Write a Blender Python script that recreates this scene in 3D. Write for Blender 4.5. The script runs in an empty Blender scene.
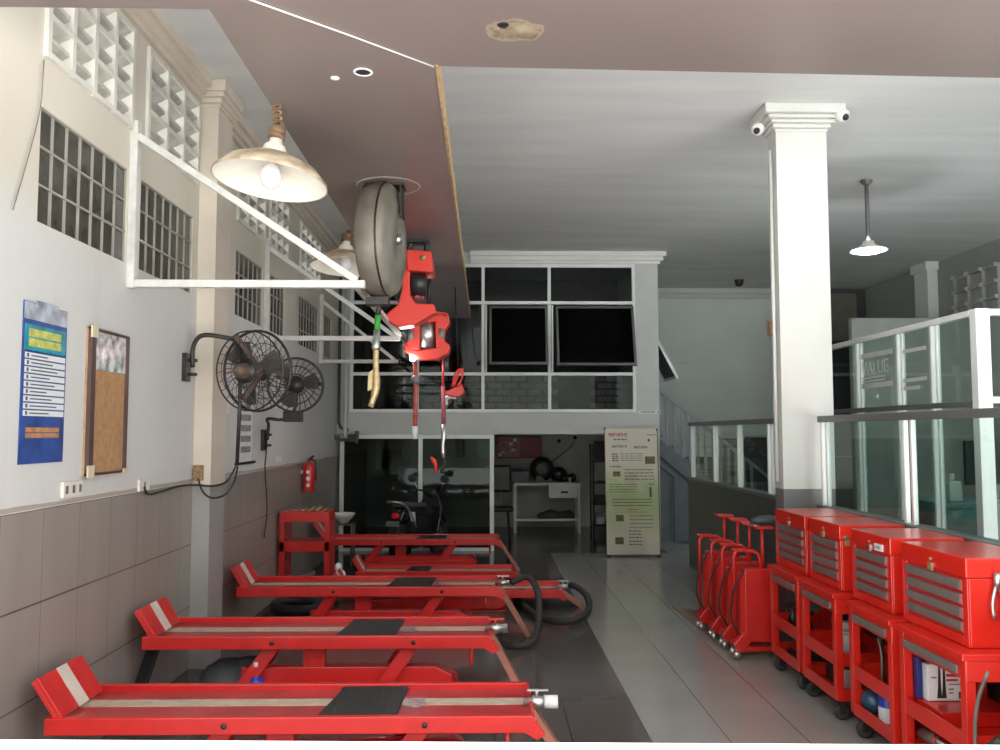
import bpy, math, random
from mathutils import Vector, Matrix, Euler
random.seed(7)
PI = math.pi
C = bpy.context.scene.collection
SC = bpy.context.scene
# ------------------------------------------------------------------ camera
F = 850.0
cam_rot = Euler((math.radians(90 + 3.84), 0, math.radians(-1.01)), 'XYZ')
cam_loc = Vector((0, 0, 1.7))
cd = bpy.data.cameras.new('camera'); cd.sensor_width = 36; cd.lens = F / 1000 * 36
cd.clip_start = 0.02; cd.clip_end = 200
cam = bpy.data.objects.new('camera', cd); C.objects.link(cam)
cam.location = cam_loc; cam.rotation_euler = cam_rot
SC.camera = cam
RM = cam_rot.to_matrix()
def ray(px, py): return RM @ Vector(((px - 500) / F, (375 - py) / F, -1))
def PX(px, py, X): r = ray(px, py); return cam_loc + r * (X / r.x)
def PY(px, py, Y): r = ray(px, py); return cam_loc + r * (Y / r.y)
def PZ(px, py, Z): r = ray(px, py); return cam_loc + r * ((Z - 1.7) / r.z)

# ------------------------------------------------------------------ materials
MATS = {}
def mat(name, col, rough=0.5, metal=0.0, var=0.08, scale=6.0, bump=0.0, spec=0.5, emit=None, coat=0.0, dirt=None):
    m = bpy.data.materials.new(name); m.use_nodes = True
    nt = m.node_tree; b = nt.nodes['Principled BSDF']
    b.inputs['Roughness'].default_value = rough; b.inputs['Metallic'].default_value = metal
    b.inputs['Specular IOR Level'].default_value = spec
    b.inputs['Coat Weight'].default_value = coat; b.inputs['Coat Roughness'].default_value = .12
    geo = nt.nodes.new('ShaderNodeNewGeometry')
    nz = nt.nodes.new('ShaderNodeTexNoise'); nz.inputs['Scale'].default_value = scale; nz.inputs['Detail'].default_value = 5
    nt.links.new(geo.outputs['Position'], nz.inputs['Vector'])
    rp = nt.nodes.new('ShaderNodeValToRGB')
    c = Vector(col); lo = c * (1 - var); hi = c * (1 + var)
    if dirt: lo = Vector(dirt)
    rp.color_ramp.elements[0].position = .3; rp.color_ramp.elements[1].position = .62 if dirt else .7
    rp.color_ramp.elements[0].color = (*lo, 1); rp.color_ramp.elements[1].color = (*[min(1, x) for x in hi], 1)
    nt.links.new(nz.outputs['Fac'], rp.inputs['Fac']); nt.links.new(rp.outputs['Color'], b.inputs['Base Color'])
    if bump:
        bp = nt.nodes.new('ShaderNodeBump'); bp.inputs['Strength'].default_value = bump; bp.inputs['Distance'].default_value = .01
        nt.links.new(nz.outputs['Fac'], bp.inputs['Height']); nt.links.new(bp.outputs['Normal'], b.inputs['Normal'])
    if emit:
        b.inputs['Emission Color'].default_value = (*emit[0], 1); b.inputs['Emission Strength'].default_value = emit[1]
    MATS[name] = m; return m
def glass(name, tint, refl=0.10, rough=0.02, dark=0.0):
    m = bpy.data.materials.new(name); m.use_nodes = True; nt = m.node_tree; nt.nodes.clear()
    out = nt.nodes.new('ShaderNodeOutputMaterial'); tr = nt.nodes.new('ShaderNodeBsdfTransparent'); gl = nt.nodes.new('ShaderNodeBsdfGlossy')
    tr.inputs['Color'].default_value = (*tint, 1); gl.inputs['Roughness'].default_value = rough
    gl.inputs['Color'].default_value = (.9, .95, .93, 1)
    lw = nt.nodes.new('ShaderNodeLayerWeight'); lw.inputs['Blend'].default_value = .5
    pw = nt.nodes.new('ShaderNodeMath'); pw.operation = 'POWER'; pw.inputs[1].default_value = 4.0
    nt.links.new(lw.outputs['Facing'], pw.inputs[0])
    ad = nt.nodes.new('ShaderNodeMath'); ad.operation = 'MULTIPLY_ADD'; ad.use_clamp = True
    ad.inputs[1].default_value = .42; ad.inputs[2].default_value = refl
    mx = nt.nodes.new('ShaderNodeMixShader')
    nt.links.new(pw.outputs[0], ad.inputs[0]); nt.links.new(ad.outputs[0], mx.inputs[0])
    nt.links.new(tr.outputs[0], mx.inputs[1]); nt.links.new(gl.outputs[0], mx.inputs[2]); nt.links.new(mx.outputs[0], out.inputs[0])
    MATS[name] = m; return m

RED = mat('red_paint', (.60, .020, .018), .32, var=.10, scale=9, coat=.3)
DRED = mat('red_deck', (.42, .030, .035), .30, var=.22, scale=5, coat=.35)
BRED = mat('bright_red_cabinet', (.62, .018, .009), .30, var=.06, scale=4, coat=.3)
JRED = mat('jack_red', (.62, .022, .016), .32, var=.1, scale=8, coat=.3)
REELRED = mat('reel_red_plastic', (.75, .050, .035), .4, var=.05)
BEIGE = mat('beige_grip', (.50, .40, .30), .6, var=.15, scale=20)
RUBBER = mat('black_rubber', (.028, .028, .028), .65, var=.3, scale=30, bump=.4)
BLACK = mat('black_plastic', (.018, .018, .019), .4, var=.2)
DARK = mat('dark_metal', (.05, .045, .042), .45, metal=.6, var=.25, scale=20)
RUST = mat('rusty_iron', (.20, .12, .07), .75, metal=.2, var=.4, scale=25, bump=.4)
COPPER = mat('ramp_brown_red', (.40, .16, .11), .38, var=.25, scale=12)
STEEL = mat('steel', (.55, .55, .54), .3, metal=.9, var=.12, scale=12)
CHROME = mat('chrome', (.8, .8, .8), .12, metal=1, var=.03)
SILVER = mat('drawer_grey', (.20, .175, .16), .38, metal=.3, var=.1, scale=20)
WHITE = mat('white_paint', (.78, .78, .75), .45, var=.04, scale=3)
ALU = mat('white_aluminium', (.86, .88, .88), .35, var=.04)
ALUG = mat('grey_aluminium', (.16, .165, .165), .4, metal=.3, var=.08)
COLW = mat('column_white', (.62, .62, .60), .55, var=.03, scale=2)
CREAM = mat('pilaster_cream', (.66, .59, .50), .6, var=.08, scale=3)
CEIL = mat('ceiling_white', (.78, .78, .77), .8, var=.06, scale=.9)
GREYW = mat('facade_grey', (.59, .60, .585), .6, var=.05, scale=2)
BACKW = mat('back_wall_grey', (.74, .77, .77), .7, var=.05, scale=1.5)
SLATE = mat('slate_low_wall', (.055, .062, .064), .4, var=.15, scale=5)
PBASE = mat('pilaster_base_tile', (.34, .33, .315), .4, var=.08, scale=4)
LSLATE = mat('column_base_grey', (.18, .18, .18), .5, var=.1, scale=5)
PIPEG = mat('bracket_white', (.62, .61, .58), .45, var=.12, scale=15)
PIPED = mat('pipe_dark', (.045, .06, .07), .4, var=.2)
SHADEOUT = mat('lamp_shade_outside', (.56, .48, .36), .55, var=.1, scale=12, dirt=(.34, .24, .15))
SHADEIN = mat('lamp_shade_inside', (.86, .82, .72), .4, var=.06)
BULB = mat('bulb_frosted', (.75, .76, .78), .15, var=.02)
LED = mat('led_bulb', (1, 1, 1), .3, var=0, emit=((.93, .97, 1), 30))
REELG = mat('reel_grey_brown', (.185, .165, .135), .42, var=.3, scale=5)
REELL = mat('reel_label', (.20, .22, .17), .5, var=.3, scale=40)
WOODY = mat('wood_edge', (.40, .27, .14), .6, var=.35, scale=14)
CORK = mat('cork_board', (.42, .24, .12), .65, var=.18, scale=30, bump=.2)
FRAMEB = mat('board_frame_brown', (.085, .05, .045), .45, var=.3)
PLASTIC = mat('clear_plastic_film', (.50, .52, .52), .12, var=.5, scale=16, dirt=(.10, .10, .10))
BLUE = mat('poster_blue', (.03, .07, .26), .35, var=.3, scale=12)
TEAL = mat('poster_teal', (.03, .28, .36), .35, var=.4, scale=14)
YGREEN = mat('poster_yellow', (.48, .50, .12), .4, var=.3, scale=30)
PAPER = mat('paper_white', (.72, .74, .74), .45, var=.05)
INK = mat('ink_dark', (.06, .065, .08), .5, var=.1)
REDINK = mat('ink_red', (.50, .035, .04), .5, var=.1)
ORANGE = mat('poster_orange', (.45, .22, .10), .5, var=.3, scale=30)
OUTLET = mat('outlet_white', (.70, .67, .60), .4, var=.05)
RUSTBOX = mat('rusty_outlet', (.28, .17, .09), .6, var=.5, scale=60)
CARD = mat('cardboard', (.21, .165, .12), .8, var=.2, scale=8)
GBLOCK = mat('glass_block', (.060, .055, .045), .22, var=.4, scale=8, spec=.6)
GROUT = mat('grout_light', (.34, .32, .28), .7, var=.1)
VENTM = mat('breeze_block_white', (.66, .64, .59), .7, var=.08, scale=6)
VENTIN = mat('breeze_block_inner', (.50, .48, .43), .75, var=.2, scale=12)
BLUEP = mat('blue_plastic', (.02, .05, .45), .3, var=.1)
DBLUE = mat('dark_blue_plastic', (.02, .07, .13), .25, var=.1)
GREENP = mat('green_rubber', (.03, .30, .03), .5, var=.1)
YELT = mat('brass_fitting', (.45, .34, .18), .4, metal=.5, var=.2, scale=40)
SOOT = mat('grey_cloth', (.07, .07, .075), .8, var=.2)
TEALC = mat('teal_counter', (.11, .22, .22), .4, var=.1, scale=3)
STAIRM = mat('stair_blue_grey', (.16, .19, .215), .5, var=.08)
RAILM = mat('rail_blue_grey', (.27, .31, .33), .5, var=.08)
TAIL = mat('tail_light_red', (.80, .02, .05), .25, var=.05)
BODYG = mat('scooter_black', (.02, .02, .022), .2, var=.1, coat=.5)
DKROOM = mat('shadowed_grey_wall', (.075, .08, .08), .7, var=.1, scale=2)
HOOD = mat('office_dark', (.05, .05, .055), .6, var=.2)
GLASSG = glass('partition_glass', (.82, .88, .86), .02)
GLASSD = glass('tinted_window_glass', (.50, .50, .54), .03)
GLASSS = glass('dark_sash_glass', (.08, .085, .085), .012)
GLASSU = glass('smoked_partition_glass', (.56, .60, .59), .008)

def nodes_pos(nt):
    g = nt.nodes.new('ShaderNodeNewGeometry'); s = nt.nodes.new('ShaderNodeSeparateXYZ')
    nt.links.new(g.outputs['Position'], s.inputs[0]); return g, s
def mth(nt, op, a, b=None, clamp=False):
    n = nt.nodes.new('ShaderNodeMath'); n.operation = op; n.use_clamp = clamp
    for i, v in enumerate((a, b)):
        if v is None: continue
        if isinstance(v, (int, float)): n.inputs[i].default_value = v
        else: nt.links.new(v, n.inputs[i])
    return n.outputs[0]
def mixc(nt, f, a, b):
    n = nt.nodes.new('ShaderNodeMix'); n.data_type = 'RGBA'
    if isinstance(f, (int, float)): n.inputs[0].default_value = f
    else: nt.links.new(f, n.inputs[0])
    for i, v in ((6, a), (7, b)):
        if isinstance(v, tuple): n.inputs[i].default_value = (*v, 1)
        else: nt.links.new(v, n.inputs[i])
    return n.outputs[2]
def line_mask(nt, v, off, step, w):    # 1 on joints
    a = mth(nt, 'SUBTRACT', v, off); a = mth(nt, 'DIVIDE', a, step); f = mth(nt, 'FRACT', a)
    f = mth(nt, 'SUBTRACT', f, .5); f = mth(nt, 'ABSOLUTE', f)
    return mth(nt, 'GREATER_THAN', f, .5 - w / step / 2)

def make_left_wall():
    m = bpy.data.materials.new('left_wall_paint_and_tiles'); m.use_nodes = True; nt = m.node_tree; b = nt.nodes['Principled BSDF']
    g, s = nodes_pos(nt)
    nz = nt.nodes.new('ShaderNodeTexNoise'); nz.inputs['Scale'].default_value = 1.3; nz.inputs['Detail'].default_value = 6
    nt.links.new(g.outputs['Position'], nz.inputs['Vector'])
    nz2 = nt.nodes.new('ShaderNodeTexNoise'); nz2.inputs['Scale'].default_value = 2.2; nz2.inputs['Detail'].default_value = 6
    mp = nt.nodes.new('ShaderNodeMapping'); mp.inputs['Scale'].default_value = (1, 3, .35)
    nt.links.new(g.outputs['Position'], mp.inputs[0]); nt.links.new(mp.outputs[0], nz2.inputs['Vector'])
    # lower white part, upper cream weathered part
    up = mth(nt, 'MULTIPLY', mth(nt, 'SUBTRACT', s.outputs[2], mth(nt, 'MULTIPLY_ADD', nz.outputs['Fac'], .5)), 1)
    zz = mth(nt, 'ADD', s.outputs[2], mth(nt, 'MULTIPLY', nz.outputs['Fac'], .5))
    fu = mth(nt, 'MULTIPLY', mth(nt, 'SUBTRACT', zz, 2.85), 3.0, True)
    paint = mixc(nt, fu, (.60, .595, .58), (.60, .555, .475))
    stain = mth(nt, 'MULTIPLY', mth(nt, 'SUBTRACT', nz2.outputs['Fac'], .60), 3.5, True)
    stain = mth(nt, 'MULTIPLY', stain, .45)
    paint = mixc(nt, stain, paint, (.46, .40, .33))
    tz = line_mask(nt, s.outputs[2], 0, .444, .008); ty = line_mask(nt, s.outputs[1], 3.81, .37, .005)
    j = mth(nt, 'MAXIMUM', tz, mth(nt, 'MULTIPLY', ty, .8))
    tcol = mixc(nt, nz2.outputs['Fac'], (.245, .215, .19), (.34, .305, .275))
    tcol = mixc(nt, j, tcol, (.09, .07, .06))
    istile = mth(nt, 'LESS_THAN', mth(nt, 'ADD', s.outputs[2], mth(nt, 'MULTIPLY', nz.outputs['Fac'], .01)), 1.337)
    col = mixc(nt, istile, paint, tcol)
    edge = mth(nt, 'MULTIPLY', mth(nt, 'GREATER_THAN', s.outputs[2], 1.337), mth(nt, 'LESS_THAN', mth(nt, 'ADD', s.outputs[2], mth(nt, 'MULTIPLY', nz.outputs['Fac'], -.05)), 1.335))
    col = mixc(nt, mth(nt, 'MULTIPLY', edge, .7), col, (.30, .22, .15))
    nt.links.new(col, b.inputs['Base Color'])
    r = mth(nt, 'SUBTRACT', .72, mth(nt, 'MULTIPLY', istile, .40)); nt.links.new(r, b.inputs['Roughness'])
    return m
LWALL = make_left_wall()
def make_floor():
    m = bpy.data.materials.new('floor_tiles'); m.use_nodes = True; nt = m.node_tree; b = nt.nodes['Principled BSDF']
    g, s = nodes_pos(nt)
    nz = nt.nodes.new('ShaderNodeTexNoise'); nz.inputs['Scale'].default_value = 1.7; nz.inputs['Detail'].default_value = 7
    nt.links.new(g.outputs['Position'], nz.inputs['Vector'])
    jx = line_mask(nt, s.outputs[0], .92, .433, .006); jy = line_mask(nt, s.outputs[1], .1, .444, .004)
    j = mth(nt, 'MAXIMUM', jx, mth(nt, 'MULTIPLY', jy, .25))
    light = mixc(nt, nz.outputs['Fac'], (.27, .265, .25), (.37, .36, .345))
    dark = mixc(nt, nz.outputs['Fac'], (.088, .075, .070), (.12, .105, .10))
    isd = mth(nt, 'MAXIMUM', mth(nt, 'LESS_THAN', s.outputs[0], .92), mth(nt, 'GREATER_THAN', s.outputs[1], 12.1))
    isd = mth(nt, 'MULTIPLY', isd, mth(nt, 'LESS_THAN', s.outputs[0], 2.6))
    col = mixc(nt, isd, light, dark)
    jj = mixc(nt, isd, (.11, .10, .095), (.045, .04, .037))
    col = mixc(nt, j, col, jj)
    nt.links.new(col, b.inputs['Base Color'])
    rr = mth(nt, 'ADD', .08, mth(nt, 'MULTIPLY', nz.outputs['Fac'], .14)); nt.links.new(rr, b.inputs['Roughness'])
    return m
FLOORM = make_floor()
def make_ceiling():
    m = bpy.data.materials.new('ceiling_brushed_white'); m.use_nodes = True; nt = m.node_tree; b = nt.nodes['Principled BSDF']
    g, s = nodes_pos(nt)
    mp = nt.nodes.new('ShaderNodeMapping'); mp.inputs['Scale'].default_value = (.35, 2.2, 1); nt.links.new(g.outputs['Position'], mp.inputs[0])
    n1 = nt.nodes.new('ShaderNodeTexNoise'); n1.inputs['Scale'].default_value = 1.6; n1.inputs['Detail'].default_value = 6; nt.links.new(mp.outputs[0], n1.inputs['Vector'])
    n2 = nt.nodes.new('ShaderNodeTexNoise'); n2.inputs['Scale'].default_value = .6; n2.inputs['Detail'].default_value = 3; nt.links.new(g.outputs['Position'], n2.inputs['Vector'])
    f = mth(nt, 'MULTIPLY', mth(nt, 'SUBTRACT', n1.outputs['Fac'], .35), 3.0, True)
    c = mixc(nt, f, (.70, .71, .71), (.81, .81, .80)); c = mixc(nt, mth(nt, 'MULTIPLY', n2.outputs['Fac'], .35), c, (.55, .56, .57))
    nt.links.new(c, b.inputs['Base Color']); b.inputs['Roughness'].default_value = .75
    return m
CEIL = make_ceiling()
def make_soffit():
    m = bpy.data.materials.new('brown_soffit_panel'); m.use_nodes = True; nt = m.node_tree; b = nt.nodes['Principled BSDF']
    g, s = nodes_pos(nt)
    nz = nt.nodes.new('ShaderNodeTexNoise'); nz.inputs['Scale'].default_value = 1.2; nz.inputs['Detail'].default_value = 6
    nt.links.new(g.outputs['Position'], nz.inputs['Vector'])
    nz2 = nt.nodes.new('ShaderNodeTexNoise'); nz2.inputs['Scale'].default_value = 16; nz2.inputs['Detail'].default_value = 5
    nt.links.new(g.outputs['Position'], nz2.inputs['Vector'])
    base = mixc(nt, nz.outputs['Fac'], (.165, .128, .118), (.215, .172, .160))
    c0 = PZ(515, 31, 3.35)
    d = mth(nt, 'ADD', mth(nt, 'POWER', mth(nt, 'DIVIDE', mth(nt, 'SUBTRACT', s.outputs[0], c0.x), .12), 2),
            mth(nt, 'POWER', mth(nt, 'DIVIDE', mth(nt, 'SUBTRACT', s.outputs[1], c0.y), .10), 2))
    d = mth(nt, 'ADD', d, mth(nt, 'MULTIPLY', nz2.outputs['Fac'], 1.6))
    inn = mth(nt, 'LESS_THAN', d, 1.45); rim = mth(nt, 'LESS_THAN', d, 1.75)
    blot = mixc(nt, mth(nt, 'MULTIPLY', mth(nt, 'SUBTRACT', nz2.outputs['Fac'], .38), 4, True), (.17, .125, .085), (.38, .31, .22))
    col = mixc(nt, rim, base, (.31, .24, .17)); col = mixc(nt, inn, col, blot)
    nt.links.new(col, b.inputs['Base Color']); b.inputs['Roughness'].default_value = .33
    return m
SOFFIT = make_soffit()
def make_banner():
    m = bpy.data.materials.new('banner_print'); m.use_nodes = True; nt = m.node_tree; b = nt.nodes['Principled BSDF']
    g, s = nodes_pos(nt)
    nz = nt.nodes.new('ShaderNodeTexNoise'); nz.inputs['Scale'].default_value = 3; nz.inputs['Detail'].default_value = 2
    nt.links.new(g.outputs['Position'], nz.inputs['Vector'])
    f = mth(nt, 'MULTIPLY', mth(nt, 'SUBTRACT', 1.35, s.outputs[2]), 1.2, True)
    f = mth(nt, 'MULTIPLY', f, mth(nt, 'MULTIPLY', mth(nt, 'SUBTRACT', s.outputs[2], .25), 1.4, True))
    f = mth(nt, 'MULTIPLY', f, mth(nt, 'MULTIPLY', mth(nt, 'SUBTRACT', nz.outputs['Fac'], .2), 4.5, True), True)
    f = mth(nt, 'MULTIPLY', f, 1.9, True)
    col = mixc(nt, f, (.66, .60, .50), (.42, .50, .24))
    nt.links.new(col, b.inputs['Base Color']); b.inputs['Roughness'].default_value = .4
    return m
BANNER = make_banner()

# ------------------------------------------------------------------ mesh builder (world coordinates)
class MB:
    def __init__(s): s.v = []; s.f = []; s.sm = []
    def add(s, vs, fs, smooth=False):
        n = len(s.v); s.v += [Vector(v) for v in vs]; s.f += [tuple(i + n for i in f) for f in fs]; s.sm += [smooth] * len(fs); return s
    def box(s, x0, x1, y0, y1, z0, z1):
        vs = [(x, y, z) for z in (z0, z1) for y in (y0, y1) for x in (x0, x1)]
        return s.add(vs, [(0, 2, 3, 1), (4, 5, 7, 6), (0, 1, 5, 4), (2, 6, 7, 3), (0, 4, 6, 2), (1, 3, 7, 5)])
    def obox(s, c, size, M):   # oriented box
        sx, sy, sz = [k / 2 for k in size]; c = Vector(c)
        vs = [c + M @ Vector((x, y, z)) for z in (-sz, sz) for y in (-sy, sy) for x in (-sx, sx)]
        return s.add(vs, [(0, 2, 3, 1), (4, 5, 7, 6), (0, 1, 5, 4), (2, 6, 7, 3), (0, 4, 6, 2), (1, 3, 7, 5)])
    def bar(s, a, b, w, h=None, up=(0, 0, 1)):   # rectangular bar from a to b
        a = Vector(a); b = Vector(b); d = (b - a); L = d.length; d.normalize(); up = Vector(up)
        if abs(d.dot(up)) > .98: up = Vector((0, 1, 0))
        side = d.cross(up).normalized(); u = side.cross(d)
        M = Matrix((d, side, u)).transposed()
        return s.obox((a + b) / 2, (L, w, h or w), M)
    def tube(s, pts, r, n=8, caps=True, closed=False):
        pts = [Vector(p) for p in pts]; N = len(pts); rs = r if isinstance(r, (list, tuple)) else [r] * N
        vs = []; prev = None
        for i, p in enumerate(pts):
            if closed: d = pts[(i + 1) % N] - pts[i - 1]
            else: d = (pts[min(i + 1, N - 1)] - pts[max(i - 1, 0)])
            if d.length < 1e-9: d = Vector((0, 0, 1))
            d.normalize()
            if prev is None:
                u = Vector((0, 0, 1)) if abs(d.z) < .9 else Vector((1, 0, 0))
                a = d.cross(u).normalized()
            else:
                a = prev - d * prev.dot(d)
                a = a.normalized() if a.length > 1e-6 else d.cross(Vector((1, 0, 0))).normalized()
            prev = a; bb = d.cross(a)
            for k in range(n):
                t = 2 * PI * k / n; vs.append(p + (a * math.cos(t) + bb * math.sin(t)) * rs[i])
        fs = []
        for i in range(N if closed else N - 1):
            j = (i + 1) % N
            for k in range(n):
                l = (k + 1) % n; fs.append((i * n + k, i * n + l, j * n + l, j * n + k))
        s.add(vs, fs, True)
        if caps and not closed:
            n0 = len(s.v) - N * n
            s.f += [tuple(n0 + k for k in range(n))[::-1], tuple(n0 + (N - 1) * n + k for k in range(n))]; s.sm += [False, False]
        return s
    def cyl(s, a, b, r, n=16): return s.tube([a, b], r, n)
    def ring(s, c, axis, R, r, n=28, m=6):
        a = Vector(axis).normalized(); u = a.orthogonal().normalized(); w = a.cross(u)
        return s.tube([Vector(c) + (u * math.cos(2 * PI * k / n) + w * math.sin(2 * PI * k / n)) * R for k in range(n)], r, m, closed=True)
    def lathe(s, c, prof, axis=(0, 0, 1), n=28, closed=False):
        c = Vector(c); a = Vector(axis).normalized(); u = a.orthogonal().normalized(); w = a.cross(u); vs = []
        for (r, h) in prof:
            for k in range(n):
                t = 2 * PI * k / n; vs.append(c + a * h + (u * math.cos(t) + w * math.sin(t)) * max(r, 1e-4))
        fs = []; m = len(prof)
        for i in range(m if closed else m - 1):
            j = (i + 1) % m
            for k in range(n):
                l = (k + 1) % n; fs.append((i * n + k, i * n + l, j * n + l, j * n + k))
        return s.add(vs, fs, True)
    def prism(s, poly, d):     # poly: list of 3d points, d: extrusion vector
        n = len(poly); d = Vector(d); vs = [Vector(p) for p in poly] + [Vector(p) + d for p in poly]
        fs = [tuple(range(n))[::-1], tuple(range(n, 2 * n))] + [(i, (i + 1) % n, n + (i + 1) % n, n + i) for i in range(n)]
        return s.add(vs, fs)
    def sphere(s, c, r, n=14, sc=(1, 1, 1)):
        prof = []; m = n // 2; c = Vector(c); vs = []; fs = []
        for i in range(m + 1):
            ph = PI * i / m
            for k in range(n):
                t = 2 * PI * k / n
                vs.append(c + Vector((math.sin(ph) * math.cos(t) * sc[0], math.sin(ph) * math.sin(t) * sc[1], math.cos(ph) * sc[2])) * r)
        for i in range(m):
            for k in range(n):
                l = (k + 1) % n; fs.append((i * n + k, (i + 1) * n + k, (i + 1) * n + l, i * n + l))
        return s.add(vs, fs, True)
def origin_of(o):
    v = Vector((0, 0, 0))
    while o is not None: v += o.location; o = o.parent
    return v
def obj(name, mb, m, parent=None, bevel=0, at=None):
    if parent is not None: o0 = origin_of(parent); loc = Vector((0, 0, 0))
    elif at is not None: o0 = Vector(at); loc = o0
    else:
        xs = [v.x for v in mb.v]; ys = [v.y for v in mb.v]; zs = [v.z for v in mb.v]
        o0 = Vector(((min(xs) + max(xs)) / 2, (min(ys) + max(ys)) / 2, min(zs))); loc = o0
    me = bpy.data.meshes.new(name); me.from_pydata([tuple(v - o0) for v in mb.v], [], mb.f)
    me.polygons.foreach_set('use_smooth', mb.sm); me.update(); me.materials.append(m)
    o = bpy.data.objects.new(name, me); C.objects.link(o); o.location = loc
    if parent is not None: o.parent = parent
    if bevel:
        b = o.modifiers.new('bevel', 'BEVEL'); b.width = bevel; b.segments = 2; b.limit_method = 'ANGLE'; b.angle_limit = math.radians(40)
    return o
def tag(o, label, cat, group=None):
    o['label'] = label; o['category'] = cat
    if group: o['group'] = group
    return o
def thing(name, label, cat, loc, group=None):
    o = bpy.data.objects.new(name, None); C.objects.link(o); o.location = loc; o.empty_display_size = .1
    return tag(o, label, cat, group)
def struct(name, mb, m, parent=None, bevel=0):
    o = obj(name, mb, m, parent, bevel)
    if parent is None: o['kind'] = 'structure'
    return o
def sroot(name, loc):
    o = bpy.data.objects.new(name, None); C.objects.link(o); o.location = loc; o['kind'] = 'structure'; return o
def arc(c, u, v, R, a0, a1, n=10):
    c = Vector(c); u = Vector(u); v = Vector(v)
    return [c + (u * math.cos(a0 + (a1 - a0) * i / n) + v * math.sin(a0 + (a1 - a0) * i / n)) * R for i in range(n + 1)]
def smooth_path(pts, n=6):      # Catmull-Rom
    P = [Vector(p) for p in pts]; P = [P[0] * 2 - P[1]] + P + [P[-1] * 2 - P[-2]]; out = []
    for i in range(1, len(P) - 2):
        p0, p1, p2, p3 = P[i - 1:i + 3]
        for k in range(n):
            t = k / n
            out.append(.5 * ((2 * p1) + (p2 - p0) * t + (2 * p0 - 5 * p1 + 4 * p2 - p3) * t * t + (3 * p1 - p0 - 3 * p2 + p3) * t ** 3))
    out.append(P[-2]); return out
def text_mb(txt, size, O, U, V, extrude=.001, bold=0):    # lettering: O lower left, U right, V up
    cu = bpy.data.curves.new('t', 'FONT'); cu.body = txt; cu.size = size; cu.extrude = extrude; cu.offset = bold; cu.resolution_u = 2
    o = bpy.data.objects.new('t', cu); C.objects.link(o); dg = bpy.context.evaluated_depsgraph_get(); dg.update()
    me = o.evaluated_get(dg).to_mesh(); U = Vector(U).normalized(); V = Vector(V).normalized(); W = U.cross(V)
    mb = MB(); mb.add([Vector(O) + U * v.co.x + V * v.co.y + W * v.co.z for v in me.vertices], [tuple(p.vertices) for p in me.polygons])
    o.evaluated_get(dg).to_mesh_clear(); C.objects.unlink(o); bpy.data.objects.remove(o); return mb

# ------------------------------------------------------------------ the room
XL = -2.13; HC = 4.33; YB = 15.5; XR = 7.0; YF = 12.3
struct('ground', MB().box(-24, 24, -16, 1.0, -.25, -.02), mat('outside_concrete', (.49, .50, .49), .8, var=.1, scale=1))
struct('wall_street_blocker', MB().box(-24, 24, -16.5, -16, -.2, 7), mat('street_blocker', (.10, .11, .09), .8, var=.4, scale=.5))  # unseen street front, added dark to cut glass reflections and incoming light
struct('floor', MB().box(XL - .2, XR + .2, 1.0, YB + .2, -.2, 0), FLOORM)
struct('ceiling', MB().box(XL - .2, XR + .2, 3.0, YB + .2, HC, HC + .2), CEIL)
def holes_wall(X0, X1, a0, a1, z0, z1, holes, axis='y'):
    mb = MB(); A = sorted({a0, a1, *[h[0] for h in holes], *[h[1] for h in holes]}); Z = sorted({z0, z1, *[h[2] for h in holes], *[h[3] for h in holes]})
    for i in range(len(A) - 1):
        run = None
        for k in range(len(Z) - 1):
            am = (A[i] + A[i + 1]) / 2; zm = (Z[k] + Z[k + 1]) / 2
            solid = not any(h[0] < am < h[1] and h[2] < zm < h[3] for h in holes)
            if solid: run = [Z[k], Z[k + 1]] if run is None else [run[0], Z[k + 1]]
            if (not solid or k == len(Z) - 2) and run is not None:
                if axis == 'y': mb.box(X0, X1, A[i], A[i + 1], *run)
                else: mb.box(A[i], A[i + 1], X0, X1, *run)
                run = None
    return mb
WIN = [(4.02, 5.02), (5.21, 6.15), (7.22, 8.10), (8.31, 9.00), (9.70, 10.82), (11.08, 11.73)]
VENT = [(4.04, 5.01), (5.26, 6.18), (7.22, 8.10), (8.31, 9.05), (9.70, 10.82)]
holes = [(a, b, 2.70, 3.26) for a, b in WIN] + [(a, b, 3.53, 4.11) for a, b in VENT]
struct('wall_left', holes_wall(XL - .2, XL, 2.0, YB + .2, 0, HC, holes), LWALL)
for i, (a, b) in enumerate(WIN):
    r = sroot('window_%d' % (i + 1), (XL, (a + b) / 2, 2.70))
    nc = 7 if b - a > .9 else (6 if b - a > .8 else 5); mb = MB(); gb = MB(); w = (b - a) / nc; h = .56 / 3
    for c_ in range(nc):
        for k in range(3):
            mb.box(XL - .09, XL - .018, a + c_ * w + .006, a + (c_ + 1) * w - .006, 2.70 + k * h + .006, 2.70 + (k + 1) * h - .006)
    for c_ in range(nc + 1): gb.box(XL - .085, XL - .010, max(a, a + c_ * w - .0045), min(b, a + c_ * w + .0045), 2.70, 3.26)
    for k in range(4): gb.box(XL - .084, XL - .0105, a, b, max(2.70, 2.70 + k * h - .005), min(3.26, 2.70 + k * h + .005))
    obj('glass_blocks', mb, GBLOCK, r, .008); obj('grout_grid', gb, GROUT, r)
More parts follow.
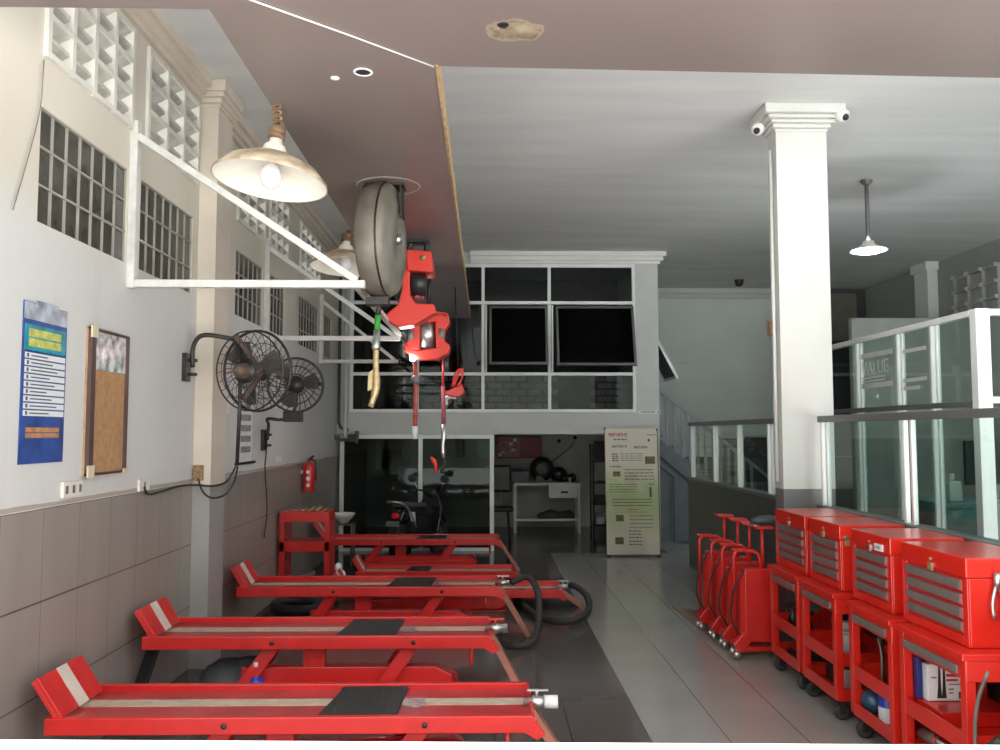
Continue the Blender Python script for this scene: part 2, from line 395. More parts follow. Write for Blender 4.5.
for i, (a, b) in enumerate(VENT):
    r = sroot('window_%d' % (i + 7), (XL, (a + b) / 2, 3.53)); fr = MB(); lv = MB(); nc = 3 if b - a < .95 else 4; nr = 3; w = (b - a) / nc; h = .58 / nr
    for c_ in range(nc + 1): fr.box(XL - .14, XL + .022, max(a - .02, a + c_ * w - .018), min(b + .02, a + c_ * w + .018), 3.51, 4.13)
    for k in range(nr + 1): fr.box(XL - .14, XL + .020, a, b, 3.53 + k * h - .014, 3.53 + k * h + .014)
    for c_ in range(nc):
        for k in range(nr):
            for q in range(2):
                z = 3.53 + k * h + .045 + q * h / 2
                lv.prism([(XL - .13, a + c_ * w + .015, z - .035), (XL - .13, a + c_ * w + .015, z - .015), (XL + .005, a + c_ * w + .015, z + .055), (XL + .005, a + c_ * w + .015, z + .035)], (0, w - .03, 0))
    obj('frame', fr, VENTM, r); obj('louvre', lv, VENTIN, r)
# pilaster on the left wall, with capital
pb = MB().box(XL - .02, -2.0, 6.27, 6.62, 1.31, 4.14)
struct('pillar_left', pb, CREAM)
struct('trim_1', MB().box(XL, -2.003, 6.273, 6.617, 0, 1.31), PBASE)
cp = MB()
for k, (z0, z1, e) in enumerate([(4.13, 4.16, .015), (4.16, 4.20, .03), (4.20, 4.24, .05), (4.24, 4.328, .065)]): cp.box(XL, -2.0 + e, 6.27 - e, 6.62 + e, z0, z1)
struct('trim_2', cp, CREAM, bevel=.008)
# cornice of the left wall
cb = MB()
for (z0, z1, e) in [(4.16, 4.20, .03), (4.20, 4.26, .06), (4.26, 4.33, .10)]:
    cb.box(XL, XL + e, 3.4, 6.19, z0, z1); cb.box(XL, XL + e, 6.73, YF, z0, z1)
struct('trim_3', cb, CREAM)
# brown soffit, its pale seam and timber edge
sof = [(-2.13, 2.6), (XR, 2.6), (XR, 3.97), (-.226, 3.743), (-.226, YF - .01), (-1.12, YF - .01), (-1.08, 3.24), (-2.13, 3.237)]
struct('ceiling_soffit', MB().prism([(x, y, 3.35) for x, y in sof], (0, 0, .10)), SOFFIT)
a = PZ(250, 0, 3.345); b = Vector((-.232, 3.745, 3.347))
struct('trim_4', MB().tube([a + (a - b) * .3, (a + b) / 2 + Vector((.01, 0, 0)), b], .0035, 6), PAPER)
struct('trim_5', MB().box(-.226, -.212, 3.73, YF - .02, 3.345, 3.46), WOODY)
mb = MB()
c0 = PZ(363, 72, 3.349); mb.lathe(c0, [(.045, 0), (.045, -.004), (.034, -.004), (.034, 0)], n=20)
dl = tag(obj('downlight_hole', mb, PAPER), 'small round empty downlight hole with pale rim in the brown soffit', 'light fitting')
obj('hole', MB().cyl(c0 - Vector((0, 0, .002)), c0, .033, 16), BLACK, dl)
c0 = PZ(503, 25, 3.349); tag(obj('ceiling_hole', MB().lathe(c0, [(0, -.003), (.022, -.003), (.024, 0)], n=12), BLACK), 'small dark hole in the stained patch of the brown soffit', 'hole')
c0 = PZ(335, 78, 3.349); tag(obj('ceiling_plug', MB().lathe(c0, [(.0, -.008), (.018, -.006), (.022, 0)], n=12), PAPER), 'tiny white plug in the brown soffit left of the downlight hole', 'plug')
# back walls, right wall
struct('wall_back', MB().box(XL - .2, XR + .2, YB, YB + .2, 0, HC), BACKW)
struct('wall_right', MB().box(XR, XR + .2, 3.0, YB + .2, 0, HC), mat('right_wall_grey', (.36, .38, .37), .7, var=.05))
struct('baseboard_side', MB().box(XR - .02, XR, 3.0, YB, 0, 1.25), SLATE)
struct('trim_6', MB().box(2.54, 6.25, YB - .08, YB, 4.16, 4.24).box(2.54, 6.25, YB - .13, YB, 4.24, HC), COLW)
struct('baseboard_right', MB().box(2.7, XR, YB - .02, YB, 0, 1.25), SLATE)
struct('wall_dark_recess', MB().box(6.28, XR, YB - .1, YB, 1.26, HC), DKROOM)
tag(obj('wall_panel', MB().box(*sorted((PY(832, 300, 15.3).x, PY(858, 300, 15.3).x)), 15.36, 15.395, PY(840, 340, 15.3).z, PY(840, 293, 15.3).z), mat('brown_grey_panel', (.20, .185, .165), .6), bevel=.006), 'dull brown rectangular panel high on the dark back wall', 'panel')
# right wall pilaster and breeze block
struct('pillar_right', MB().box(XR - .16, XR, 12.9, 13.3, 0, HC).box(XR - .2, XR, 12.86, 13.34, 4.2, HC), WHITE)
mb = MB()
for k in range(4):
    mb.box(XR - .05, XR, 11.3 + k * .36, 11.34 + k * .36, 3.3, 4.0); mb.box(XR - .045, XR, 11.3, 12.42, 3.3 + k * .22, 3.335 + k * .22)
    for q in range(4): mb.box(XR - .10, XR, 11.29 + k * .36, 11.35 + k * .36, 3.29 + q * .22, 3.345 + q * .22)
struct('window_12', mb, mat('breeze_grey', (.40, .39, .36), .7), bevel=.005)
# low white room divider far right
struct('wall_divider', MB().box(5.2, XR, 11.9, 12.0, 0, PY(870, 318, 11.9).z), mat('divider_grey', (.42, .43, .42), .6))

# ------------------------------------------------------------------ mezzanine
fx0, fx1, fz0, fz1 = -1.95, 2.19, 1.985, 4.15
struct('wall_mezzanine', holes_wall(YF, YF + .18, XL, 2.53, 1.67, HC, [(fx0, fx1, fz0, fz1)], 'x'), GREYW)
struct('wall_mezzanine_side', MB().box(2.35, 2.53, YF + .18, YB, 1.67, HC), GREYW)
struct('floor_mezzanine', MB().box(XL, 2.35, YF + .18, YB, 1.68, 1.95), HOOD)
struct('pillar_mezzanine', MB().box(2.25, 2.53, YF + .01, YF + .30, 0, 1.67), GREYW)
mb = MB()
for (z0, z1, e) in [(4.16, 4.20, .03), (4.20, 4.26, .07), (4.26, 4.325, .11)]: mb.box(-.215, 2.53 + e, YF - e, YF, z0, z1); mb.box(2.53, 2.53 + e, YF, YF + .6, z0, z1)
struct('trim_7', mb, WHITE)
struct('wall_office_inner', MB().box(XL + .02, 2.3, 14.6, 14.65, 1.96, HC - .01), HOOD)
wn = sroot('window_13', ((fx0 + fx1) / 2, YF, fz0)); fr = MB()
t = .045
xs = [-1.95, -.98, -.03, .935, 2.19]; zs = [1.985, 2.54, 3.58, 4.15]
for i, x in enumerate(xs):
    xa = x if i == 0 else (x - t if i == 4 else x - t / 2); fr.box(xa, xa + t, YF - .03, YF + .06, fz0, fz1)
    if i in (2, 3): fr.box(xa + .055, xa + .08, YF - .02, YF + .05, 2.57, 3.55)
for i, z in enumerate(zs):
    za = z if i == 0 else (z - t if i == 3 else z - t / 2); fr.box(fx0, fx1, YF - .028, YF + .058, za, za + t)
obj('window_frame', fr, ALU, wn)
gp = MB()
for i in range(4):
    for k in range(3):
        if k == 1 and i in (2, 3): continue
        gp.box(xs[i] + .018, xs[i + 1] - .018, YF + .02, YF + .026, zs[k] + .018, zs[k + 1] - .018)
obj('window_pane', gp, GLASSD, wn)
for i in (2, 3):     # open top hung sashes
    x0, x1 = xs[i] + (.09), xs[i + 1] - .03
    L = .90 if i == 2 else .93; ang = math.radians(14 if i == 2 else 17); top = Vector(((x0 + x1) / 2, YF - .02, 3.53))
    dn = Vector((0, -math.sin(ang), -math.cos(ang))); M = Matrix((Vector((1, 0, 0)), Vector((0, math.cos(ang), -math.sin(ang))), -dn)).transposed()
    f = MB(); W = x1 - x0
    f.obox(top + dn * .02, (W, .035, .035), M).obox(top + dn * (L - .02), (W, .035, .035), M)
    for sx in (-1, 1): f.obox(top + dn * L / 2 + Vector((sx * (W / 2 - .017), 0, 0)), (.035, .034, L), M)
    so = obj('sash', f, ALUG, wn); g2 = MB().obox(top + dn * L / 2, (W - .06, .008, L - .06), M); obj('sash_pane', g2, GLASSS, so)
    st = MB().bar(top + dn * L + Vector((W / 2 - .02, 0, 0)), Vector((x1 - .01, YF, 2.75)), .012); obj('stay', st, STEEL, so)
# pale bars behind the lower panes, added to imitate a reflection in the glass
mb = MB()
for k in range(5):
    z = 2.06 + k * .1
    for q in range(14):
        x = -1.0 + q * .235 + (k % 2) * .11
        if .98 < x < 1.55: continue
        mb.box(x, x + .21, 12.7, 12.76, z, z + .07)
tag(obj('reflection_bars', mb, mat('reflection_grey', (.75, .71, .66), .8)), 'rows of pale brick shaped bars imitating a reflection in the lower office window panes', 'reflection')['kind'] = 'stuff'
# side awning window on the mezzanine's right wall
pt = PX(661, 333, 2.60); sw = sroot('window_14', (2.53, 12.7, 2.4)); f = MB(); A = Vector((2.545, 12.55, 3.10)); B = PY(677, 377, 12.55)
dn = (B - A).normalized(); L = (B - A).length; wdt = .85
for q in (0, 1): f.bar(A + Vector((0, q * wdt, 0)), B + Vector((0, q * wdt, 0)), .03, .04)
f.bar(A, A + Vector((0, wdt, 0)), .03, .04); f.bar(B, B + Vector((0, wdt, 0)), .03, .04)
f.box(2.531, 2.545, 12.5, 13.45, 2.35, 3.15)
obj('window_frame', f, ALU, sw)
obj('window_pane', MB().prism([A + dn * .02 + Vector((0, .01, 0)), B - dn * .02 + Vector((0, .01, 0)), B - dn * .02 + Vector((0, wdt - .01, 0)), A + dn * .02 + Vector((0, wdt - .01, 0))], (.006, 0, .003)), BLACK, sw)
# lower smoked glass partition under the mezzanine
xp = PY(494, 500, YF).x; gx0 = -2.09
gp_ = thing('glass_partition', 'tall smoked glass partition with white frame under the mezzanine', 'partition', ((gx0 + xp) / 2, YF + .05, 0))
xm = PY(418, 500, YF).x; f = MB()
for x in (gx0, xm, xp - .06): f.box(x, x + .06, YF + .02, YF + .09, 0, 1.66)
f.box(gx0, xp, YF + .022, YF + .088, 1.605, 1.665).box(gx0, xp, YF + .022, YF + .088, 0, .045)
obj('frame', f, ALU, gp_)
for (u, v) in ((gx0 + .06, xm), (xm + .06, xp - .06)): obj('pane', MB().box(u, v, YF + .05, YF + .058, .045, 1.605), GLASSU, gp_)
# wall behind, things hanging and standing behind the glass
def at15(px, py, Y=15.45): return PY(px, py, Y)
struct('wall_under_mezzanine', MB().box(XL, 2.5, YB - .06, YB - .001, 0, 1.66), mat('undercroft_wall', (.55, .55, .53), .7, var=.15, scale=2))
for i, (x0, x1, y0, y1, m, lab) in enumerate([(374, 388, 434, 470, BACKW, 'pale grey sheet hanging left behind the smoked glass'), (380, 402, 449, 475, GREYW, 'grey cabinet box behind the scooter, seen through smoked glass'),
        (409, 418, 434, 468, BACKW, 'narrow pale panel behind the left smoked pane next to the post'), (455, 462, 434, 458, BLACK, 'dark narrow strip hanging behind the right smoked pane'), (464, 477, 434, 455, GREYW, 'grey square notice behind the right smoked pane')]):
    p = at15(x0, y1, 15.2); q = at15(x1, y0, 15.2); tag(obj('wall_panel', MB().box(p.x, q.x, 15.36, 15.42, p.z, min(q.z, 1.62)), m, bevel=.004), lab, 'panel')
p = PY(478, 469, YF + .12); q = PY(491, 434, YF + .12)
po = thing('paper_notice', 'light blue white paper notice at the top right corner of the smoked glass', 'notice', (p.x, YF + .12, p.z))
obj('sheet', MB().box(p.x, q.x, YF + .094, YF + .097, p.z, min(q.z, 1.6)), mat('notice_blue_white', (.48, .62, .65), .5, emit=None), po)
obj('print', MB().box(p.x + .01, q.x - .01, YF + .091, YF + .094, p.z + .01, p.z + .16), mat('notice_print', (.55, .38, .33), .5, var=.5, scale=60), po)
# red wall cabinets with posters in the undercroft
p = at15(497, 458, 15.3); q = at15(541, 434, 15.3); zc1 = 1.62
rc = thing('wall_cabinet', 'dark red wall cabinet plastered with stickers above the white desk', 'cabinet', ((p.x + q.x) / 2, 15.3, p.z))
obj('body', MB().box(p.x, q.x, 15.2, 15.435, p.z, zc1), mat('dark_red', (.26, .03, .04), .5, var=.3), rc, .004)
xmid = PY(521, 440, 15.2).x
obj('door', MB().box(p.x + .01, xmid - .01, 15.18, 15.20, p.z + .02, zc1 - .01), mat('sticker_covered', (.40, .16, .14), .5, var=.7, scale=22), rc, .003)
obj('door', MB().box(xmid + .01, q.x - .01, 15.18, 15.20, p.z + .02, zc1 - .01), mat('dark_red_door', (.28, .05, .06), .5, var=.2), rc, .003)
mb = MB()
for (x, y) in ((512, 436), (515, 440), (511, 444), (513, 450), (503, 452), (500, 455)):
    s_ = PY(x, y, 15.17); mb.box(s_.x - .035, s_.x + .035, 15.172, 15.178, s_.z - .03, min(s_.z + .03, 1.6))
obj('sticker', mb, PAPER, rc)
# ------------------------------------------------------------------ under-mezzanine furniture
def W(px, Y): return PY(px, 500, Y).x
dY0, dY1 = 14.45, 15.0
d = thing('workbench', 'white metal desk with one drawer standing under the mezzanine', 'desk', (W(546, dY0), 14.7, 0))
x0, x1 = W(513.5, dY0), W(581, dY0)
obj('desk_top', MB().box(x0, x1, dY0, dY1, .80, .845), ALU, d, .004)
for sx in (0, 1):
    for sy in (0, 1):
        xx = x0 + .01 if sx == 0 else x1 - .05; yy = dY0 + .01 if sy == 0 else dY1 - .05
        obj('leg', MB().box(xx, xx + .04, yy, yy + .04, 0, .80), ALU, d)
dr = obj('drawer', MB().box(W(549, dY0), x1 - .055, dY0 + .01, dY1 - .08, .585, .80), ALU, d, .004)
obj('drawer_handle', MB().box(W(561, dY0), W(568, dY0), dY0 - .004, dY0 + .01, .67, .70), BLACK, dr)
obj('shelf', MB().box(x0 + .02, x1 - .02, dY0 + .02, dY1 - .02, .20, .235), ALU, d)
# items on and under the desk
mb = MB().lathe((W(542, 14.7), 14.7, 1.06), [(.10, -.09), (.20, -.08), (.215, 0), (.20, .08), (.10, .09), (.10, -.09)], (0.15, 1, .05), 22)
mb.box(W(536, 14.7), W(550, 14.7), 14.62, 14.78, .846, .95)
tag(obj('machine', mb, BLACK), 'round black machine housing on the white desk, tallest of the dark clutter', 'machine')
mb = MB().box(W(510.5, 14.7), W(529, 14.7), 14.55, 14.85, .846, 1.04).box(W(513, 14.7), W(522, 14.7), 14.6, 14.8, 1.04, 1.07)
tag(obj('machine_box', mb, PIPED, bevel=.012), 'dark square box on the left end of the white desk', 'box')
mb = MB().sphere((W(559, 14.7), 14.7, .98), .13, sc=(1.1, .9, .95)).cyl((W(559, 14.7), 14.7, .9), (W(572, 14.7), 14.65, .92), .06).sphere((W(572, 14.7), 14.65, .92), .075)
tag(obj('engine_part', mb, BLACK), 'lumpy black engine part at the right end of the white desk', 'engine part')
mb = MB().cyl((W(570, 14.55), 14.55, .846), (W(570, 14.55), 14.55, .92), .022, 10); tag(obj('bottle', mb, PAPER), 'tiny white bottle in front of the dark clutter on the desk', 'bottle')
mb = MB().prism([(W(537, 14.7), 14.5, .236), (W(574, 14.7), 14.5, .236), (W(572, 14.7), 14.5, .36), (W(560, 14.7), 14.5, .33), (W(551, 14.7), 14.5, .37), (W(539, 14.7), 14.5, .30)], (0, .35, 0))
tag(obj('black_bag', mb, SOOT, bevel=.02), 'low dark bundle lying on the lower shelf of the white desk', 'bag')
# office chair
c0 = W(499.5, 13.6)
ch = thing('office_chair', 'black high backed chair between the glass partition and the white desk', 'chair', (c0, 13.6, 0))
obj('backrest', MB().box(c0 - .12, c0 + .19, 13.72, 13.79, .74, 1.17), BLACK, ch, .034)
obj('back_post', MB().bar((c0 + .03, 13.74, .5), (c0 + .03, 13.76, .8), .05, .02), BLACK, ch)
obj('seat', MB().box(c0 - .18, c0 + .22, 13.3, 13.72, .46, .53), BLACK, ch, .03)
for (a_, b_) in ((-.16, -.2), (.16, -.2), (-.16, .2), (.16, .2)): obj('leg', MB().cyl((c0 + a_, 13.5 + b_, .0), (c0 + a_ * .8, 13.5 + b_ * .8, .47), .014, 8), DARK, ch)
# shelf rack behind banner
x0, x1 = W(592, 14.2), W(612, 14.2)
rk = thing('storage_rack', 'dark rack with small goods standing behind the banner', 'rack', ((x0 + x1) / 2, 14.3, 0))
for z in (.15, .5, .85, 1.2): obj('shelf', MB().box(x0, x1, 14.1, 14.5, z, z + .03), DARK, rk)
for x in (x0, x1 - .03):
    for y in (14.1, 14.47): obj('post', MB().box(x, x + .03, y, y + .03, 0, 1.5), DARK, rk)
for (px, py, w, h, m, lab, cat) in ((595, 481, .06, .17, PAPER, 'white bottle standing on the dark rack beside the banner', 'bottle'), (599.5, 516, .14, .17, mat('dull_grey_carton', (.22, .22, .24), .6), 'grey carton on the lower rack shelf left of the banner', 'box'), (600, 527, .12, .1, BACKW, 'pale carton on the bottom rack shelf left of the banner', 'box'), (602, 462, .25, .32, BLACK, 'black bundle on the top of the rack beside the banner', 'bundle'), (600, 497, .16, .13, SOOT, 'dark box on the middle shelf of the rack', 'box')):
    x = W(px, 14.2); zb = {481: .88, 516: .18, 527: .18, 462: 1.23, 497: .53}[py]
    off = .1 if py == 516 else 0
    tag(obj('carton' if cat != 'bottle' else 'bottle', (MB().box(x - w / 2, x + w / 2, 14.16 + off * 1.2, 14.26 + off * 1.2, zb, zb + h) if cat != 'bottle' else MB().lathe((x, 14.2, zb), [(.0, 0), (w / 2, 0), (w / 2, h * .7), (w / 5, h * .85), (w / 5, h), (0, h)], n=12)), m, bevel=.004), lab, cat)
# wall hooks / air line on back wall
mb = MB().tube([at15(574, 440, 15.3), at15(571, 447, 15.3), at15(552, 462, 15.3), at15(551, 470, 15.35)], .008, 6); tag(obj('wall_cable', mb, DRED), 'thin dark red cable slanting down the back wall above the desk', 'cable')
for (x, y, lb) in ((559, 441, 'left'), (575, 437.5, 'right')):
    s_ = at15(x, y, 15.42); tag(obj('wall_hook', MB().lathe(s_, [(0, -.03), (.03, -.03), (.035, 0), (0, 0)], (0, -1, 0), 10), BLACK), 'black knob on the back wall, %s of the pair above the desk' % lb, 'hook')

# ------------------------------------------------------------------ banner
bY = 11.72; A = PY(607, 554, bY); A.z = .03; B = PY(660, 557, bY); TL = PY(606.5, 428.5, bY + .12); TR = PY(657.5, 431, bY + .12)
bn = thing('roll_up_banner', 'tall standing banner with red heading and green tinted text panels in the aisle', 'banner', ((A.x + B.x) / 2, bY, 0))
U = Vector((1, 0, 0)); Wd = B.x - A.x; top = TL.z; V = Vector((0, .12, top - .03)).normalized(); Ht = (Vector((0, .12, top - .03))).length
O = Vector((A.x, bY, .03)); Nn = Vector((0, -V.z, V.y))
def bpnt(u, v, n=0): return O + U * (u * Wd) + V * (v * Ht) + Nn * n
def bquad(mb, u0, u1, v0, v1, n0, n1):
    return mb.prism([bpnt(u0, v0, n0), bpnt(u1, v0, n0), bpnt(u1, v1, n0), bpnt(u0, v1, n0)], Nn * (n1 - n0))
obj('banner_sheet', bquad(MB(), 0, 1, 0, 1, 0, .006), BANNER, bn)
f = MB(); bquad(f, -.012, 0, 0, 1.0, -.006, .012); bquad(f, 1, 1.015, 0, 1.0, -.006, .012); bquad(f, -.01, 1.01, -.012, .0, -.006, .02)
obj('banner_edge', f, mat('banner_edge_dark', (.12, .10, .07), .5), bn)
f = MB(); f.tube([bpnt(.5, .5, -.02), Vector((bpnt(.5, 0).x, bY + .45, .01))], .01, 6); f.tube([bpnt(.03, .03, -.01), bpnt(.97, .97, -.01)], .006, 6); f.tube([bpnt(.97, .03, -.01), bpnt(.03, .97, -.01)], .006, 6)
f.box(A.x, A.x + .05, bY - .05, bY + .1, 0, .03).box(B.x - .05, B.x, bY - .05, bY + .1, 0, .03)
obj('stand', f, DARK, bn)
f = MB(); f.sphere(bpnt(0, 1.0, .0), .016, 8); f.sphere(bpnt(1.0, .99, .0), .016, 8); obj('grommet', f, BLACK, bn)
BPIC = mat('banner_picture', (.13, .12, .05), .5, var=.6, scale=40)
red = MB(); ink = MB(); random.seed(3)
def words(mb, u0, u1, v, h, dens=.85, lo=.02, hi=.06):
    u = u0
    while u < u1 - .015:
        w = random.uniform(lo, hi); bquad(mb, u, min(u + w, u1), v, v + h, .0065, .0075); u += w + random.uniform(.008, .02)
def glyphs(mb, u0, u1, v, h, n):
    w = (u1 - u0) / n
    for i in range(n):
        a0 = u0 + i * w; bquad(mb, a0, a0 + w * .25, v, v + h, .0065, .0078)
        if i % 3 != 2: bquad(mb, a0 + w * .55, a0 + w * .78, v, v + h, .0065, .0078)
        if i % 2 == 0: bquad(mb, a0, a0 + w * .75, v + h * .75, v + h, .0065, .0078)
        else: bquad(mb, a0, a0 + w * .75, v + h * .35, v + h * .55, .0065, .0078)
glyphs(red, .07, .43, .935, .028, 7); words(ink, .16, .42, .907, .008, lo=.05, hi=.09)
words(ink, .80, .97, .945, .006); bquad(ink, .82, .86, .895, .915, .0065, .0075)
glyphs(ink, .13, .42, .845, .020, 7); glyphs(ink, .55, .83, .838, .020, 6)
for v in (.79, .772, .755, .737): words(ink, .13, .26, v, .009); words(ink, .29, .72, v + .004, .0045, lo=.04, hi=.1)
obj('picture', bquad(MB(), .76, .95, .715, .775, .0065, .008), BPIC, bn)
words(ink, .08, .30, .69, .008); obj('picture', bquad(MB(), .14, .28, .615, .655, .0065, .008), BPIC, bn)
for v in (.665, .64, .615, .59): words(ink, .36, .92, v, .006, lo=.03, hi=.12)
for v in (.55, .53, .51, .49): words(ink, .07, .6, v, .005)
bquad(ink, .83, .87, .45, .53, .0065, .008); words(ink, .82, .92, .55, .008)
for v in (.43, .405, .38): words(ink, .12, .88, v, .007, lo=.02, hi=.05)
obj('picture', bquad(MB(), .18, .33, .26, .31, .0065, .008), BPIC, bn); obj('picture', bquad(MB(), .16, .32, .08, .135, .0065, .008), BPIC, bn)
words(red, .42, .62, .35, .006); words(red, .42, .80, .33, .005)
for v in (.30, .27, .24, .21): words(ink, .44, .90, v, .005, lo=.03, hi=.08)
for v in (.18, .155, .13, .10, .075): words(ink, .42, .66, v, .007, lo=.04, hi=.08)
obj('heading', red, REDINK, bn); obj('lettering', ink, INK, bn)

# ------------------------------------------------------------------ stairs right of mezzanine
sY0, sY1 = 13.35, 14.25
st = thing('staircase', 'blue grey staircase with slatted railing descending beside the mezzanine', 'staircase', (3.3, 13.8, 0))
mb = MB(); n = 9; x0 = 2.56; dx = .23; dz = .185
for i in range(n):
    zt_ = 1.66 - i * dz; mb.box(x0 + i * dx, x0 + (i + 1) * dx + .02, sY0 + .05, sY1, zt_ - .04, zt_)
obj('treads', mb, STAIRM, st)
mb = MB().prism([(x0, sY0, 1.50), (x0, sY0, 1.74), (x0 + n * dx, sY0, 1.74 - n * dz), (x0 + n * dx, sY0, 1.50 - n * dz + .14), (x0 + n * dx - .15, sY0, 0), (x0 + n * dx - .35, sY0, 0)], (0, .05, 0)); obj('stringer', mb, STAIRM, st)
mb = MB().prism([(x0, sY0 + .08, 0), (x0 + 1.7, sY0 + .08, 0), (x0, sY0 + .08, 1.5)], (0, .06, 0)); obj('side_panel', mb, STAIRM, st)
mb = MB()
for i in range(14):
    x = x0 + .05 + i * .12; z = 1.70 - (x - x0) * dz / dx; mb.box(x, x + .045, sY0 + .01, sY0 + .03, z, z + .78)
mb.bar((x0, sY0 + .02, 2.52), (x0 + n * dx, sY0 + .02, 2.52 - n * dz), .04, .05)
obj('railing', mb, RAILM, st)
mb = MB().bar((x0 + .03, sY0 - .03, 1.28), (x0 + .38, sY0 - .03, 1.0), .02, .03).box(x0 + .37, x0 + .40, sY0 - .04, sY0 - .02, 0, 1.0); obj('panel_edge', mb, SLATE, st)

p = PY(683, 363, 15.5); tag(obj('wall_sign', MB().box(p.x - .12, p.x + .12, 15.485, 15.5, p.z - .03, p.z + .03), PAPER, bevel=.002), 'tiny white sign alone on the grey back wall right of the mezzanine', 'sign')
p = PY(650, 412, 12.3); sg = tag(obj('wall_sticker', MB().box(p.x - .17, p.x + .17, 12.292, 12.3, p.z - .022, p.z + .022), PAPER), 'narrow white sticker with small dark marks on the mezzanine front, above the banner', 'sticker')
mb = MB()
for k in range(6): mb.box(p.x - .13 + k * .035, p.x - .11 + k * .035, 12.2905, 12.292, p.z - .008, p.z + .010)
mb.prism([(p.x + .10, 12.2905, p.z - .01), (p.x + .15, 12.2905, p.z - .01), (p.x + .13, 12.2905, p.z + .014)], (0, .0015, 0)); obj('print', mb, INK, sg)
p = PZ(739, 281, 4.31); tag(obj('ceiling_camera', MB().lathe((p.x, p.y, 4.33), [(0, -.12), (.05, -.11), (.07, -.06), (.08, 0)], n=14), DARK), 'small dark dome on the ceiling near the back wall cornice', 'camera')
# ------------------------------------------------------------------ right column
cx0, cx1 = 2.353, 2.765
zb = PY(800, 489, 6.7).z
struct('pillar_centre', MB().box(cx0, cx1, 6.7, 6.9, zb, 4.18), COLW)
struct('trim_8', MB().box(cx0 + .001, cx1 - .001, 6.705, 6.895, 0, zb), LSLATE)
mb = MB()
for (z0, z1, e) in [(4.13, 4.155, .012), (4.155, 4.19, .03), (4.19, 4.22, .055), (4.22, 4.25, .085), (4.25, 4.328, .12)]: mb.box(cx0 - e, cx1 + e, 6.7 - e, 6.9 + e, z0, z1)
struct('trim_9', mb, COLW, bevel=.01)
mb = MB().tube([(cx0 - .02, 6.78, 4.0), (cx0 - .02, 6.78, 1.3)], .014, 8); tag(obj('conduit', mb, WHITE), 'thin white conduit running down the left side of the white column', 'pipe')
j = PY(773.5, 326, 6.8); tag(obj('junction_box', MB().box(cx0 - .045, cx0 - .001, 6.80, 6.88, j.z - .07, j.z + .05), RUSTBOX, bevel=.006), 'small rusty junction box on the left side of the white column', 'junction box')
for (px, py, lab, sx) in ((843, 115, 'small white dome camera at the right of the column capital', 1), (772, 119, 'small white dome camera at the left of the column capital', -1)):
    p = PY(px, py, 6.62)
    if sx < 0: p.x = cx0 - .10; p.y = 6.84
    else: p.x = cx1 + .09
    c_ = thing('security_camera', lab, 'camera', p)
    obj('body', MB().lathe(p, [(0, -.05), (.045, -.045), (.055, 0), (.05, .045), (0, .05)], (.2 * sx, -.6, -.3), 16), WHITE, c_)
    obj('lens', MB().sphere(p + Vector((.02 * sx, -.035, -.03)), .028, 10), BLACK, c_)
    obj('bracket', MB().bar(p + Vector((-.02 * sx, .02, .03)), (p.x - .05 * sx, p.y + .09, p.z + .05), .025), WHITE, c_)

# ------------------------------------------------------------------ glass partitions in line with the column
def partition(name, label, y0, y1, posts, X=2.60):
    r = thing(name, label, 'partition', (X, (y0 + y1) / 2, 0))
    obj('low_wall', MB().box(X, X + .1, y0, y1, 0, 1.10), SLATE, r)
    obj('sill', MB().box(X - .02, X + .10, y0, y1, 1.10, 1.135), ALUG, r, .004)
    obj('top_rail', MB().box(X, X + .07, y0, y1, 1.775, 1.825), ALUG, r, .004)
    for y in posts:
        for q in (-.06, .035): obj('post', MB().box(X + .014, X + .044, y + q, y + q + .026, 1.135, 1.775), ALU, r, .003)
    ys = sorted({y0, y1, *posts})
    for i in range(len(ys) - 1):
        if ys[i + 1] - ys[i] > .2: obj('pane', MB().box(X + .026, X + .032, ys[i] + .05, ys[i + 1] - .05, 1.135, 1.775), GLASSG, r)
    return r
partition('glass_partition', 'waist high glazed partition on a dark low wall beside the red tool carts', 2.2, 6.62, [6.54, 5.24, 3.94, 2.6])
partition('glass_partition', 'short glazed partition with white double posts between the column and the stairs', 7.06, 10.9, [10.72, 9.67, 8.74, 7.80, 7.2])
# glazed cubicle behind
X = 3.42; cub = thing('glass_cubicle', 'tall glass and white aluminium cubicle beyond the low partition', 'cubicle', (X, 7.4, 0))
yc = 5.86; y1 = 9.2; zt = 2.56; zm = 1.88
obj('corner_post', MB().box(X - .01, X + .09, yc - .05, yc + .03, 0, zt), ALU, cub, .004)
for y in (6.43, 6.97, 7.74, 9.15):
    for q in (-.05, .025): obj('post', MB().box(X + .014, X + .044, y + q, y + q + .022, 0, zt - .04), ALU, cub, .003)
obj('top_rail', MB().box(X, X + .06, yc + .06, y1, zt - .045, zt), ALU, cub, .004)
obj('top_rail', MB().box(X + .10, 6.2, yc - .03, yc + .03, zt - .045, zt), ALU, cub, .004)
obj('middle_rail', MB().box(X, X + .06, yc + .06, y1, zm, zm + .04), ALUG, cub, .004)
obj('middle_rail', MB().box(X + .10, 6.2, yc - .03, yc + .03, zm + .02, zm + .065), ALU, cub, .004)
for (u, v) in ((yc + .06, 6.42), (6.53, 6.97), (7.08, 7.73), (7.84, 9.1)):
    obj('pane', MB().box(X + .026, X + .032, u, v, .05, zm), GLASSG, cub); obj('pane', MB().box(X + .026, X + .032, u, v, zm + .04, zt - .045), GLASSG, cub)
obj('pane', MB().box(X + .10, 6.2, yc - .003, yc + .003, .05, zm + .02), GLASSG, cub); obj('pane', MB().box(X + .10, 6.2, yc - .003, yc + .003, zm + .065, zt - .045), GLASSG, cub)
MIRRORED = mat('mirrored_white', (.62, .63, .58), .5)  # bands and lettering paint a sign's reflection onto the cubicle glass
mb = MB()
for z in (2.385, 2.115): mb.box(X + .020, X + .024, 7.10, 7.72, z - .022, z + .022)
